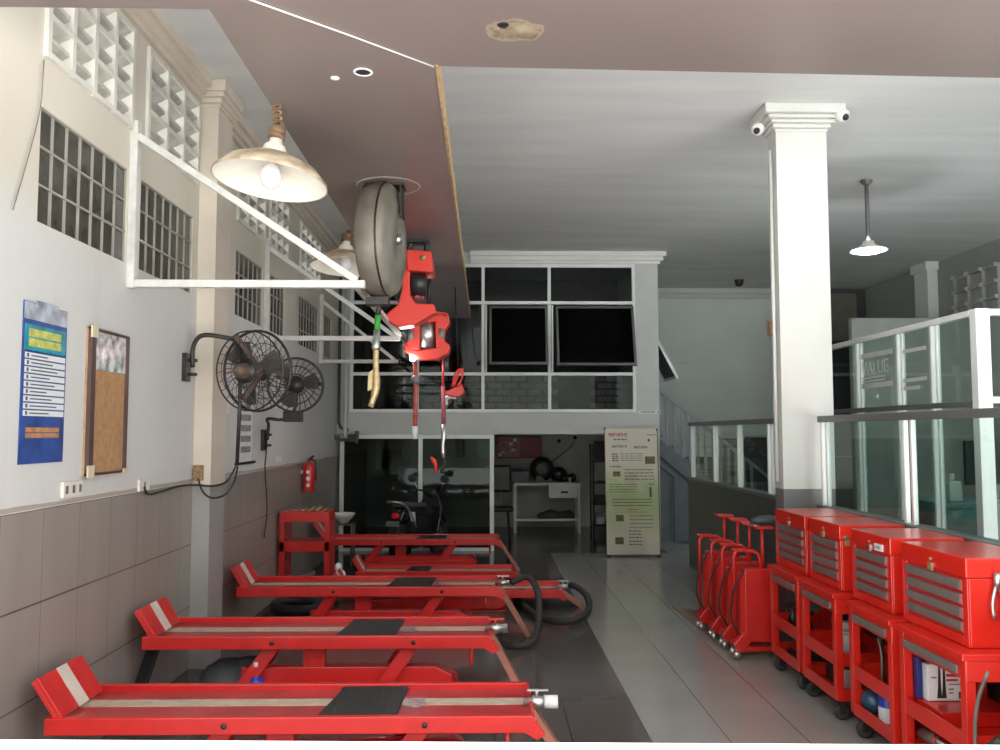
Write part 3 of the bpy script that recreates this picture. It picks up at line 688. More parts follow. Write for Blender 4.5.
for z in (2.36, 2.12): mb.box(X + .020, X + .024, 6.55, 6.95, z - .015, z + .015)
mb.box(X + .020, X + .024, 6.66, 6.95, 2.04, 2.07)
obj('mirrored_band', mb, MIRRORED, cub)
tm = text_mb('VALUE', .17, (X + .02, 7.68, 2.215), (0, -1, 0), (0, 0, 1)); obj('lettering', tm, MIRRORED, cub)
mb = MB(); random.seed(4)
for z in (2.185, 2.155): mb.box(X + .020, X + .024, 7.25, 7.68, z - .006, z + .006)
obj('small_lettering', mb, MIRRORED, cub)
# things beyond
tag(obj('counter', MB().box(4.1, 6.2, 7.6, 8.2, 0, 1.02).box(4.05, 6.25, 7.55, 8.25, 1.02, 1.07), TEALC, bevel=.01), 'teal counter standing inside the glass cubicle', 'counter')
tag(obj('cabinet', MB().box(4.26, 5.35, 14.6, 15.2, 0, 1.6).box(4.80, 4.81, 14.59, 14.6, .1, 1.5), SLATE, bevel=.01), 'dark grey cabinet against the back wall behind the short partition', 'cabinet')
p = PX(920, 370, 5.2)
tag(obj('monitor', MB().box(4.55, 5.15, 8.0, 8.05, 1.20, 1.62).box(4.8, 4.9, 7.95, 8.1, 1.07, 1.22), BLACK, bevel=.01), 'black monitor on the teal counter behind glass', 'monitor')
p0 = PX(868, 545, 5.2)
for i, (px, py, w, h, lab) in enumerate(((934, 462, .12, .16, 'small pale appliance on the teal counter left of the monitor'),)):
    tag(obj('appliance', MB().box(4.22, 4.34, 7.7, 7.85, 1.07, 1.25).cyl((4.28, 7.77, 1.25), (4.28, 7.77, 1.32), .03), GREYW, bevel=.008), lab, 'appliance')

# ------------------------------------------------------------------ pendant lamp on the right
p = PY(868.5, 250, 8.67)
pl = thing('pendant_lamp', 'lit white pendant lamp on a long dark stem right of the column', 'lamp', p)
obj('stem', MB().cyl((p.x, p.y, p.z + .08), (p.x, p.y, HC), .022, 10).lathe((p.x, p.y, HC), [(.06, 0), (.06, -.02), (.03, -.05)], n=14), mat('stem_grey', (.13, .13, .13), .5), pl)
obj('lamp_shade', MB().lathe(p, [(.03, .10), (.055, .09), (.07, .05), (.19, .0), (.19, -.012), (.06, .035)], n=24), WHITE, pl)
obj('bulb', MB().lathe(p, [(0, -.035), (.10, -.03), (.16, -.012), (.17, .0)], n=20), LED, pl)
ld = bpy.data.lights.new('pendant_light', 'POINT'); ld.energy = 22; ld.color = (.93, .97, 1); ld.shadow_soft_size = .1
lo = bpy.data.objects.new('pendant_light', ld); C.objects.link(lo); lo.parent = pl; lo.location = (0, 0, -.15)

# ------------------------------------------------------------------ enamel lamps on the left
def enamel(px, py, Y, R, tilt, label, hook):
    c = PY(px, py, Y); ax = Vector(tilt).normalized(); r = thing('enamel_lamp', label, 'lamp', c, )
    prof = [(R, 0), (R * .99, .015), (R * .80, .075), (R * .45, .125), (R * .20, .145)]
    obj('lamp_shade', MB().lathe(c, prof, ax, 40), SHADEOUT, r)
    obj('shade_lining', MB().lathe(c, [(R * .985, .002), (R * .79, .067), (R * .44, .117), (0, .125)], ax, 40), SHADEIN, r)
    obj('neck', MB().lathe(c, [(R * .24, .135), (R * .24, .15), (R * .18, .19), (R * .11, .205), (R * .11, .235), (0, .235)], ax, 20), SHADEIN, r)
    obj('socket_cap', MB().lathe(c, [(R * .11, .225), (R * .15, .23), (R * .15, .25), (R * .13, .255), (R * .15, .262), (R * .14, .29), (R * .05, .30), (0, .305)], ax, 20), RUST, r)
    obj('bulb', MB().sphere(c + ax * .03, R * .19, 16, (1, 1, 1.25)), BULB, r)
    top = c + ax * .30; hk = Vector((hook[0], hook[1], 3.35)); mb = MB(); n = 7
    for k in range(n):
        q = top.lerp(hk, (k + .5) / n); L = (hk - top).length / n
        d = (hk - top).normalized(); s = d.cross(Vector((1, 0, 0) if k % 2 else (0, 1, 0))).normalized()
        mb.tube([q + d * (L * .62 * math.cos(t * PI / 5)) + s * (.022 * math.sin(t * PI / 5)) for t in range(10)], .007, 5, closed=True)
    obj('chain', mb, RUST, r)
    return r
c = PZ(268, 104, 3.35)
enamel(270, 182, 4.2, .285, (.10, .08, 1), 'large cream enamel lamp with bare bulb, nearest under the soffit', (-1.055, 4.22))
enamel(345, 268, 7.0, .29, (.03, .08, 1), 'rusty rimmed enamel lamp half hidden behind the grey hose reel', (-1.07, 7.0))

# ------------------------------------------------------------------ wall brackets
def bracket(y, z0, z1, xe, label):
    r = thing('wall_bracket', label, 'bracket', (XL, y, z0), 'white triangular wall brackets')
    obj('upright', MB().box(XL, XL + .045, y - .03, y + .03, z0 - .03, z1 + .05), PIPEG, r, .003)
    obj('arm', MB().box(XL + .045, xe, y - .025, y + .025, z0 - .025, z0 + .02), PIPEG, r, .003)
    obj('diagonal_brace', MB().bar((XL + .04, y, z1 - .04), (xe - .05, y, z0 + .02), .04), PIPEG, r)
    return r
bracket(5.06, 2.585, 3.52, PY(365, 290, 5.06).x, 'nearest and largest white triangular bracket on the left wall')
bracket(8.19, 2.605, 3.52, PY(400, 340, 8.19).x, 'middle white triangular bracket, behind the wall fans')
bracket(10.94, 2.61, 3.42, PY(398, 361, 10.9).x, 'farthest white triangular bracket, next to the dark pipes')
# rail along bracket ends carrying air line
mb = MB().box(-.86, -.82, 5.10, 10.87, 2.635, 2.67); tag(obj('support_rail', mb, PIPEG), 'white rail joining the ends of the wall brackets', 'rail')

# ------------------------------------------------------------------ hose reel (grey disc)
rc_ = PY(383.5, 240, 5.63); Rr = .375
ax = Vector((math.cos(math.radians(7)), -math.sin(math.radians(7)), -.01)).normalized()
hr = thing('hose_reel', 'large grey brown round hose reel hanging from the brown soffit', 'hose reel', (rc_.x, rc_.y, 3.35))
prof = [(0, -.12), (.25, -.12), (.33, -.11), (.365, -.085), (.378, -.03), (.378, .03), (.365, .07), (.33, .085), (.26, .09), (.25, .10), (.10, .105), (.09, .09), (0, .09)]
obj('housing', MB().lathe(rc_, prof, ax, 40), REELG, hr)
u = Vector((0, 0, 1)); side = ax.cross(u).normalized()
obj('rim_band', MB().lathe(rc_, [(.380, .030), (.384, .036), (.380, .042), (.36, .042), (.36, .03)], ax, 40, closed=True), DARK, hr)
obj('label_plate', MB().obox(rc_ + ax * .093 + u * .13 + side * .0, (.004, .16, .09), Matrix((ax, side, u)).transposed()), REELL, hr)
obj('hub', MB().lathe(rc_, [(.0, .12), (.03, .12), (.035, .10)], ax, 14).lathe(rc_, [(.18, .092), (.185, .098), (.19, .092)], ax, 30), STEEL, hr)
f = MB()
for s_ in (-1, 1): f.prism([rc_ + ax * (s_ * .125) + u * .14 - side * .035, rc_ + ax * (s_ * .125) + u * .14 + side * .035, rc_ + ax * (s_ * .12) + u * .36 + side * .05, rc_ + ax * (s_ * .12) + u * .36 - side * .05], ax * (.008 * s_))
f.bar(rc_ - ax * .13 + u * .375, rc_ + ax * .13 + u * .375, .09, .02)
f.box(rc_.x - .12, rc_.x + .14, rc_.y - .09, rc_.y + .09, 3.335, 3.35); f.cyl(rc_ + u * .40, (rc_.x, rc_.y, 3.345), .03)
obj('mounting_bracket', f, DARK, hr)
f = MB().lathe((rc_.x + .03, rc_.y, 3.35), [(.20, 0), (.205, -.006), (.215, 0)], n=36); obj('mounting_ring', f, mat('ring_mark', (.36, .30, .28), .4), hr)
g0 = PY(378, 315, 5.6); g1 = PY(376, 345, 5.6); g2 = PY(376, 388, 5.6); g3 = PY(370.5, 407, 5.6); gt = PY(380, 298, 5.62)
obj('outlet', MB().box(gt.x - .09, gt.x + .06, 5.56, 5.68, gt.z - .05, gt.z).cyl(gt, g0, .018), DARK, hr)
ah = thing('air_chuck', 'green and brass air hose end hanging below the grey reel', 'air hose', g3)
obj('hose', MB().tube([g0, g0.lerp(g1, .5)], .02, 10), GREENP, ah)
obj('coupler', MB().tube([g0.lerp(g1, .5), g1, g1 + (g2 - g1) * .05, g1 + (g2 - g1) * .12], [.022, .026, .03, .022], 12), STEEL, ah)
obj('nozzle', MB().tube(smooth_path([g1, g1.lerp(g2, .5), g2, g3], 4), [.02] * 6 + [.026] * 4 + [.02] * 3, 10), YELT, ah)
obj('trigger', MB().prism([g1.lerp(g2, .55) + Vector((-.015, 0, 0)), g1.lerp(g2, .55) + Vector((-.05, 0, -.03)), g2 + Vector((-.055, 0, -.02)), g2 + Vector((-.01, 0, 0))], (0, .03, 0)), YELT, ah)

# ------------------------------------------------------------------ red retractable reels
def pyp(Y): return lambda x, y: PY(x, y, Y)
q = pyp(7.3)
rA = thing('red_cable_reel', 'upper red cable reel on black bracket beside the grey hose reel', 'cable reel', (q(418, 240).x, 7.3, 3.35), 'red retractable reels')
f = MB(); a_ = q(418, 262)
f.tube(smooth_path([q(408, 258), q(411, 243), q(419, 238), q(427, 244), q(424, 262)], 5), .028, 10).box(a_.x - .1, a_.x + .1, 7.22, 7.38, 3.33, 3.35).cyl((q(419, 240).x, 7.3, q(419, 240).z), (q(419, 240).x, 7.3, 3.34), .03)
obj('mounting_bracket', f, BLACK, rA)
def plate(mb, pts, Y, d): return mb.prism([PY(x, y, Y) for x, y in pts], (0, d, 0))
f = plate(MB(), [(406, 249), (431, 251), (433, 270), (431, 272), (407, 270)], 7.12, .34)
f = plate(f, [(402, 262), (410, 262), (410, 296), (416, 303), (434, 304), (436, 312), (426, 318), (413, 325), (398, 327), (386, 320), (386, 314), (398, 304), (402, 290)], 7.2, .2)
obj('housing', f, REELRED, rA, .02)
f = MB()
for k in range(4): f.tube(smooth_path([q(412 + k * 3.4, 268), q(410 + k * 4, 284), q(412 + k * 3.6, 300)], 4), .010, 6)
obj('cable', f, DRED, rA); obj('drum', MB().cyl(q(412, 284), q(426, 284), .11, 18), BLACK, rA)
obj('bolt', MB().lathe(q(424.5, 262) + Vector((0, -.19, 0)), [(0, -.02), (.02, -.015), (.026, 0)], (0, 1, 0), 12), YELT, rA)
q = pyp(8.4)
rB = thing('red_cable_reel', 'lower red reel with a silver drum window hanging below the upper one', 'cable reel', (q(427, 335).x, 8.4, q(427, 300).z), 'red retractable reels')
f = MB()
plate(f, [(407, 322), (420, 320), (420, 350), (409, 350), (406, 343), (411, 336)], 8.3, .2)
plate(f, [(435, 312), (448, 313), (450, 322), (445, 330), (444, 340), (450, 345), (449, 352), (436, 348)], 8.3, .2)
plate(f, [(418, 315), (430, 310), (448, 313), (448, 321), (420, 322)], 8.3, .2)
plate(f, [(404, 343), (416, 350), (440, 347), (449, 345), (449, 353), (438, 359), (418, 359), (404, 351)], 8.3, .2)
obj('housing', f, REELRED, rB, .015)
obj('drum', MB().cyl(q(427, 320), q(427, 348), .095, 20), STEEL, rB)
obj('side_cap', MB().cyl(q(409, 336), q(415, 336), .11, 16), SILVER, rB); obj('side_cap', MB().cyl(q(439, 334), q(445, 334), .11, 16), SILVER, rB)
obj('hanger', MB().tube([q(428, 314), (q(430, 300).x, 8.4, 3.36)], .02, 8), BLACK, rB)
w0 = q(413, 356)
il = thing('inspection_lamp', 'glowing white inspection lamp hanging under the red reel', 'lamp', w0)
obj('lamp_head', MB().lathe(w0, [(0, .05), (.03, .045), (.04, 0), (.03, -.02)], (0, 0, 1), 14), PAPER, il)
obj('bulb', MB().sphere(w0 + Vector((0, -.02, -.02)), .034, 12), LED, il)
obj('cable', MB().tube([w0 + Vector((0, 0, .05)), q(414, 322)], .008, 6), DRED, il)
ld = bpy.data.lights.new('work_light', 'POINT'); ld.energy = 6; ld.shadow_soft_size = .05; lo = bpy.data.objects.new('work_light', ld); C.objects.link(lo); lo.parent = il; lo.location = (0, -.1, -.05)
q = pyp(8.2)
h1 = thing('air_hose', 'red hose with a white tip hanging straight below the glowing lamp', 'air hose', q(415, 440))
obj('swivel', MB().sphere(q(416, 380), .055, 12, (1, 1, .9)), mat('dull_mauve_plastic', (.20, .16, .19), .5), h1)
obj('hose', MB().tube([q(415, 362), q(416, 385), q(415.5, 410), q(415, 428)], .022, 10), mat('worn_red_hose', (.45, .08, .06), .5, var=.4, scale=18), h1)
obj('nozzle', MB().tube([q(415, 426), q(415, 439)], .030, 10), PAPER, h1)
q = pyp(8.5)
h2 = thing('air_hose', 'thin red hose with dark couplings and hook, right of the glowing lamp', 'air hose', q(444, 472))
obj('cord', MB().tube([q(443, 350), q(443, 388)], .012, 8), DRED, h2)
obj('hose', MB().tube([q(443, 386), q(443.5, 410), q(443.5, 428)], .022, 10), mat('dull_red_hose', (.28, .06, .07), .5, var=.3, scale=18), h2)
obj('coupler', MB().tube([q(443, 424), q(444, 436), q(443, 443), q(443, 452), q(443.5, 458)], [.028, .03, .018, .024, .016], 10), STEEL, h2)
obj('hook', MB().tube(smooth_path([q(443.5, 456), q(445, 464), q(441, 471), q(446, 472)], 5), .014, 8), DARK, h2)
obj('red_handle', MB().tube(smooth_path([q(431, 457), q(435, 463), q(436, 472)], 4), [.01, .015, .022, .024, .022, .02, .018, .016, .014], 8), REELRED, h2)
q = pyp(9.6)
rC = thing('red_cable_reel', 'smallest red reel with a looped cable, farthest right of the hanging reels', 'cable reel', q(454, 395), 'red retractable reels')
f = plate(MB(), [(440, 386), (446, 391), (462, 384), (465, 392), (459, 397), (444, 395)], 9.5, .2); obj('housing', f, REELRED, rC, .01)
f = MB()
for k in range(3): f.tube(smooth_path([q(452 + k, 387), q(455 + k * 2, 374), q(461 + k, 369), q(462, 378), q(457 + k, 386)], 4), .010, 6)
obj('cable', f, REELRED, rC); obj('hanger', MB().tube([q(458, 372), (q(455, 330).x, 9.6, 3.36)], .007, 6), BLACK, rC)
f = MB().tube(smooth_path([q(447, 405), q(446, 400), q(450, 397), q(456, 398)], 4), .02, 8); obj('hook', f, PAPER, rC)

# ------------------------------------------------------------------ fans
def fan(c, n, R, tilt, label, motorside, bracket_pts, plate_c):
    n = Vector(n).normalized(); r = thing('wall_fan', label, 'fan', plate_c, 'black wall fans')
    cg = MB(); cg.ring(c, n, R, .010, 36, 6); cg.ring(c - n * .09, n, R * .98, .006, 36, 5)
    u = n.orthogonal().normalized(); v = n.cross(u)
    for sgn, hub, dep in ((1, .07, .06), (-1, .09, .14)):
        for k in range(26):
            t = 2 * PI * k / 26; d_ = u * math.cos(t) + v * math.sin(t); s = t + .25; e_ = u * math.cos(s) + v * math.sin(s)
            pts = [c + e_ * hub + n * (dep * sgn), c + (e_ * .4 + d_ * .6) * (R * .6) + n * (dep * sgn), c + d_ * (R * .92) + n * (dep * sgn * .45), c + d_ * R - (n * .09 if sgn < 0 else n * 0)]
            cg.tube(smooth_path(pts, 2), .0026, 4, caps=False)
        for rr in (.4, .7): cg.ring(c + n * (dep * sgn), n, R * rr, .003, 28, 4)
        cg.lathe(c + n * dep * sgn, [(0, .006), (hub, .004), (hub, -.004), (0, -.006)], n, 16)
    obj('cage', cg, DARK, r)
    bl = MB()
    for k in range(3):
        t = 2 * PI * k / 3 + .5; pts = []
        for (rr, da, h) in ((.05, -.3, -.02), (R * .5, -.5, -.05), (R * .84, -.42, -.045), (R * .88, 0, 0), (R * .80, .42, .045), (R * .45, .4, .035), (.05, .3, .02)):
            d_ = u * math.cos(t + da) + v * math.sin(t + da); pts.append(c + d_ * rr + n * (h * .8 - .02))
        bl.prism(pts, n * .004)
    bl.lathe(c - n * .02, [(0, .05), (.045, .04), (.05, -.03), (0, -.03)], n, 16)
    obj('blades', bl, mat('fan_blade', (.10, .09, .085), .4, metal=.3), r)
    obj('motor', MB().lathe(c - n * .12, [(0, .02), (.058, .02), (.055, -.03), (.05, -.08), (.03, -.11), (0, -.115)], n, 20), mat('fan_motor', (.11, .075, .055), .5, var=.3), r)
    obj('wall_arm', MB().tube(smooth_path(bracket_pts, 5), .016, 8), DARK, r)
    pc = Vector(plate_c); obj('wall_plate', MB().box(XL, XL + .03, pc.y - .05, pc.y + .05, pc.z - .10, pc.z + .10).cyl((XL + .02, pc.y, pc.z - .05), (XL + .09, pc.y, pc.z - .05), .012).cyl((XL + .02, pc.y, pc.z + .05), (XL + .09, pc.y, pc.z + .05), .012), DARK, r)
    return r
q = pyp(6.02)
c1 = PY(257, 371, 6.05)
pcz = PX(187, 368, XL); pcz.y = 6.04
f1 = fan(c1, (.35, .85, .05), .285, 0, 'larger black wall fan turned away, on a curved arm left of the pilaster', 1,
    [(XL + .06, 6.04, pcz.z), (XL + .065, 6.02, q(189, 348).z), (XL + .13, 6.0, q(200, 336).z), q(222, 337), q(236, 342), c1 - Vector((.35, .85, .05)).normalized() * .2 + Vector((0, 0, .05))], pcz)
obj('pole', MB().tube([q(240, 345), q(240, 400), q(237, 465)], .014, 8), DARK, f1)
obj('bracket_yoke', MB().bar(q(236, 336), q(262, 372), .05, .03).bar(q(262, 372), q(243, 402), .035, .03), mat('fan_yoke_brown', (.10, .06, .045), .5, var=.3), f1)
c2 = PY(296, 385, 8.0); pc2 = PX(262, 440, XL); Q = pyp(8.05)
f2 = fan(c2, (.25, -.95, -.05), .255, 0, 'smaller black wall fan with round cage facing the room', 1,
    [(XL + .05, pc2.y, pc2.z), (XL + .06, pc2.y, Q(262, 425).z), Q(268, 419), Q(285, 419), c2 + Vector((-.05, .22, 0)) - Vector((0, 0, .2)), c2 + Vector((-.05, .22, 0))], pc2)
obj('control_box', MB().box(Q(284, 413).x, Q(302, 413).x, 8.0, 8.12, Q(290, 422).z, Q(290, 411).z), BLACK, f2, .006)
obj('side_knob', MB().sphere(Q(320.5, 384), .022, 10), BLACK, f2); obj('side_knob', MB().sphere(Q(269, 384), .02, 10), BLACK, f2)

# ------------------------------------------------------------------ things on the left wall
def wq(x, y, X=XL): return PX(x, y, X)
def wbox(mb, x0, x1, ya, yb, off0, off1, top_rel=None):
    """a rectangle on the left wall from image columns x0..x1, rows ya(top)..yb(bottom) measured at the middle"""
    Y0 = wq(x0, (ya + yb) / 2).y; Y1 = wq(x1, (ya + yb) / 2).y; xm = (x0 + x1) / 2; z1 = wq(xm, ya).z; z0 = wq(xm, yb).z
    mb.box(XL + off0, XL + off1, Y0, Y1, z0, z1); return (Y0, Y1, z0, z1)
cal = thing('wall_poster', 'blue and white laminated list poster, leftmost on the wall', 'poster', (XL, 4.1, 1.55))
m_ = MB(); Y0, Y1, z0, z1 = wbox(m_, 20, 64, 305, 463, .001, .006)
obj('sheet', m_, BLUE, cal)
H_ = z1 - z0; Wc = Y1 - Y0
def cr(mb, u0, u1, v0, v1, n0=.006, n1=.008): return mb.box(XL + n0, XL + n1, Y0 + u0 * Wc, Y0 + u1 * Wc, z0 + v0 * H_, z0 + v1 * H_)
obj('silver_top', cr(MB(), .01, .99, .89, .995).box(XL + .006, XL + .012, Y0 + .25 * Wc, Y0 + .75 * Wc, z1 - .02, z1 + .012), mat('poster_silver', (.35, .40, .45), .2, var=.5, scale=10), cal)
obj('teal_field', cr(MB(), .03, .97, .70, .86), TEAL, cal)
obj('yellow_heading', cr(cr(MB(), .12, .85, .785, .835, .008, .0095), .12, .85, .725, .775, .008, .0095), YGREEN, cal)
mb = MB(); ik = MB()
for k in range(9):
    v = .295 + (8 - k) * .0445
    cr(mb, .05, .97, v, v + .035); cr(ik, .09, .13, v + .006, v + .029, .008, .0085); cr(ik, .18, .55 + .3 * ((k * 37) % 5) / 5, v + .013, v + .021, .008, .0085)
obj('list_row', mb, PAPER, cal); obj('print', ik, INK, cal)
obj('orange_heading', cr(cr(MB(), .12, .88, .195, .225), .12, .88, .16, .188), ORANGE, cal)
brd = thing('notice_board', 'brown cork notice board in a dark frame under loose plastic film', 'notice board', (XL, 4.7, 1.5))
m_ = MB(); Y0, Y1, z0, z1 = wbox(m_, 84, 123, 331, 474, .001, .012); H_ = z1 - z0; Wc = Y1 - Y0
obj('cork', m_, CORK, brd)
f = MB(); cr(f, 0, .10, 0, 1, .012, .035); cr(f, .97, 1, 0, 1, .012, .03); cr(f, 0, 1, .985, 1, .012, .03); cr(f, 0, 1, 0, .015, .012, .03)
obj('frame', f, FRAMEB, brd); obj('film', cr(MB(), .12, .96, .72, .98, .012, .016), PLASTIC, brd)
f = MB(); cr(f, -.02, .12, .93, 1.01, .03, .04); cr(f, -.02, .12, -.01, .07, .03, .04); cr(f, .90, 1.01, -.005, .03, .03, .04); obj('corner_tape', f, mat('masking_tape', (.62, .54, .38), .6), brd)
def outlet(x0, x1, y0, y1, lab, m=OUTLET, ng=3):
    mb = MB(); a0, a1, b0, b1 = wbox(mb, x0, x1, y0, y1, .0, .018); r = tag(obj('wall_socket', mb, m, bevel=.004), lab, 'socket')
    s_ = MB()
    for k in range(ng):
        yy = a0 + (a1 - a0) * (k + .5) / ng; s_.box(XL + .018, XL + .020, yy - .012, yy + .012, (b0 + b1) / 2 - .02, (b0 + b1) / 2 + .02)
    obj('socket_face', s_, SILVER, r); return r
outlet(60, 80, 481, 497, 'triple white wall socket below the poster and the cork board')
outlet(137, 147, 479, 491, 'single white wall socket with a black plug and cable', ng=1)
mb = MB(); pp = PX(198, 473, -1.96); mb.box(-1.965, -1.945, 6.25, 6.33, pp.z - .06, pp.z + .06); 
pp = PY(198, 473, 6.25); mb = MB().box(pp.x - .035, pp.x + .035, 6.24, 6.27, pp.z - .055, pp.z + .055)
tag(obj('wall_socket', mb, RUSTBOX, bevel=.004), 'rusty brown socket low on the cream pilaster', 'socket')
mb = MB(); wbox(mb, 218, 228, 402, 413, 0, .012); tag(obj('wall_switch', mb, OUTLET, bevel=.003), 'small white switch on the wall just behind the pilaster', 'switch')
mb = MB(); wbox(mb, 274, 281, 455, 462, 0, .012); tag(obj('wall_switch', mb, OUTLET, bevel=.003), 'small white switch on the wall left of the extinguisher', 'switch')
# paper list behind fan
lst = thing('wall_chart', 'narrow white chart with small pictures on the wall behind the larger fan', 'chart', (XL, 7.5, 1.6))
m_ = MB(); Y0, Y1, z0, z1 = wbox(m_, 239, 252, 375, 463, .001, .004); H_ = z1 - z0; Wc = Y1 - Y0; obj('sheet', m_, PAPER, lst)
f = MB()
for k in range(7): cr(f, .12, .88, .12 + k * .12, .19 + k * .12, .004, .006)
obj('picture', f, mat('chart_pictures', (.22, .23, .25), .5, var=.6, scale=60), lst); obj('bottom_bar', cr(MB(), -.3, 1.2, -.01, .015, .004, .02), DARK, lst)
# cables on wall
q = lambda x, y, X=XL + .02: PX(x, y, X)
mb = MB().tube(smooth_path([q(144, 487), q(148, 494), q(160, 492), q(180, 486), PY(197, 485, 6.25), PY(212, 486, 6.25), PY(226, 482, 6.2), q(234, 470, -1.9), PY(237, 463, 6.02)], 4), .008, 6)
tag(obj('power_cable', mb, BLACK), 'black cable running from the wall socket across the pilaster to the large fan', 'cable')
mb = MB().tube(smooth_path([PY(198, 478, 6.24), PY(203, 492, 6.24), PY(213, 498, 6.23), PY(226, 494, 6.2), q(234, 482, -1.9), q(238, 466, -1.88)], 4), .007, 6)
tag(obj('power_cable', mb, BLACK), 'looped black cable sagging below the rusty pilaster socket', 'cable')
mb = MB().tube(smooth_path([Q(268, 420), q(266, 455), q(265, 470), q(267, 510), q(264, 538)], 4), .006, 6); tag(obj('power_cable', mb, BLACK), 'thin dark cable hanging down the wall below the smaller fan', 'cable')
mb = MB().tube(smooth_path([q(44, 60), q(40, 110), q(26, 165), q(13, 210)], 4), .003, 5); tag(obj('wall_wire', mb, SILVER), 'very thin grey wire on the upper left wall', 'wire')
# fire extinguisher
e = wq(301, 475); eY = e.y; ex = XL + .09; zb_ = PY(301, 491, eY).z; ztop = PY(301, 462, eY).z
fe = thing('fire_extinguisher', 'red fire extinguisher hung on the left wall above the red rack', 'fire extinguisher', (ex, eY, zb_))
obj('cylinder', MB().lathe((ex, eY, zb_), [(0, 0), (.065, .0), (.07, .015), (.07, ztop - zb_ - .06), (.05, ztop - zb_ - .02), (.022, ztop - zb_), (.022, ztop - zb_ + .03), (0, ztop - zb_ + .03)], n=18), RED, fe)
obj('valve', MB().bar((ex, eY, ztop + .03), (ex + .06, eY - .03, ztop + .07), .02).bar((ex - .02, eY, ztop + .03), (ex + .05, eY - .03, ztop + .03), .02), BLACK, fe)
obj('hose', MB().tube(smooth_path([(ex, eY - .03, ztop + .03), (ex + .08, eY - .03, ztop), (ex + .085, eY - .03, zb_ + .12)], 4), .008, 6), BLACK, fe)
f = MB()
for k in range(3): f.cyl((ex + .005, eY - .068, zb_ + .07 + k * .075), (ex + .005, eY - .073, zb_ + .07 + k * .075), .022, 10)
f.box(XL, ex - .065, eY - .02, eY + .02, zb_ + .2, zb_ + .24); obj('label', f, PAPER, fe)
# dark pipes in the left back corner
def pipes(x_img, Y, r, ztop, zbot, lab, m, bend=None, nm='wall_pipe'):
    x = PY(x_img, 400, Y).x; pts = [(x, Y, ztop), (x, Y, zbot + .1)]
    if bend: pts += [(x + .03, Y, zbot + .03), (x + .1, Y, zbot), (x + bend, Y, zbot)]
    else: pts += [(x, Y, zbot)]
    tag(obj(nm, MB().tube(pts, r, 10), m), lab, 'pipe')
pipes(333, 12.1, .022, 4.2, PY(333, 440, 12.1).z, 'dark pipe nearest the left wall in the far corner, bent at its foot', PIPED, .25)
pipes(339, 12.18, .022, 4.2, PY(339, 434, 12.1).z + .06, 'middle dark pipe in the far left corner', PIPED, .14)
pipes(345.5, 12.05, .030, 4.2, PY(345, 437, 12.1).z, 'thick grey pipe running down in front of the mezzanine edge', GREYW)
p = PY(352, 438, 12.1); tag(obj('junction_box', MB().box(p.x - .06, p.x + .06, 12.08, 12.14, p.z - .06, p.z + .05).box(p.x + .05, p.x + .085, 12.05, 12.2, p.z - .08, p.z + .1), BLACK, bevel=.005), 'black box with a white edge at the foot of the corner pipes', 'junction box')

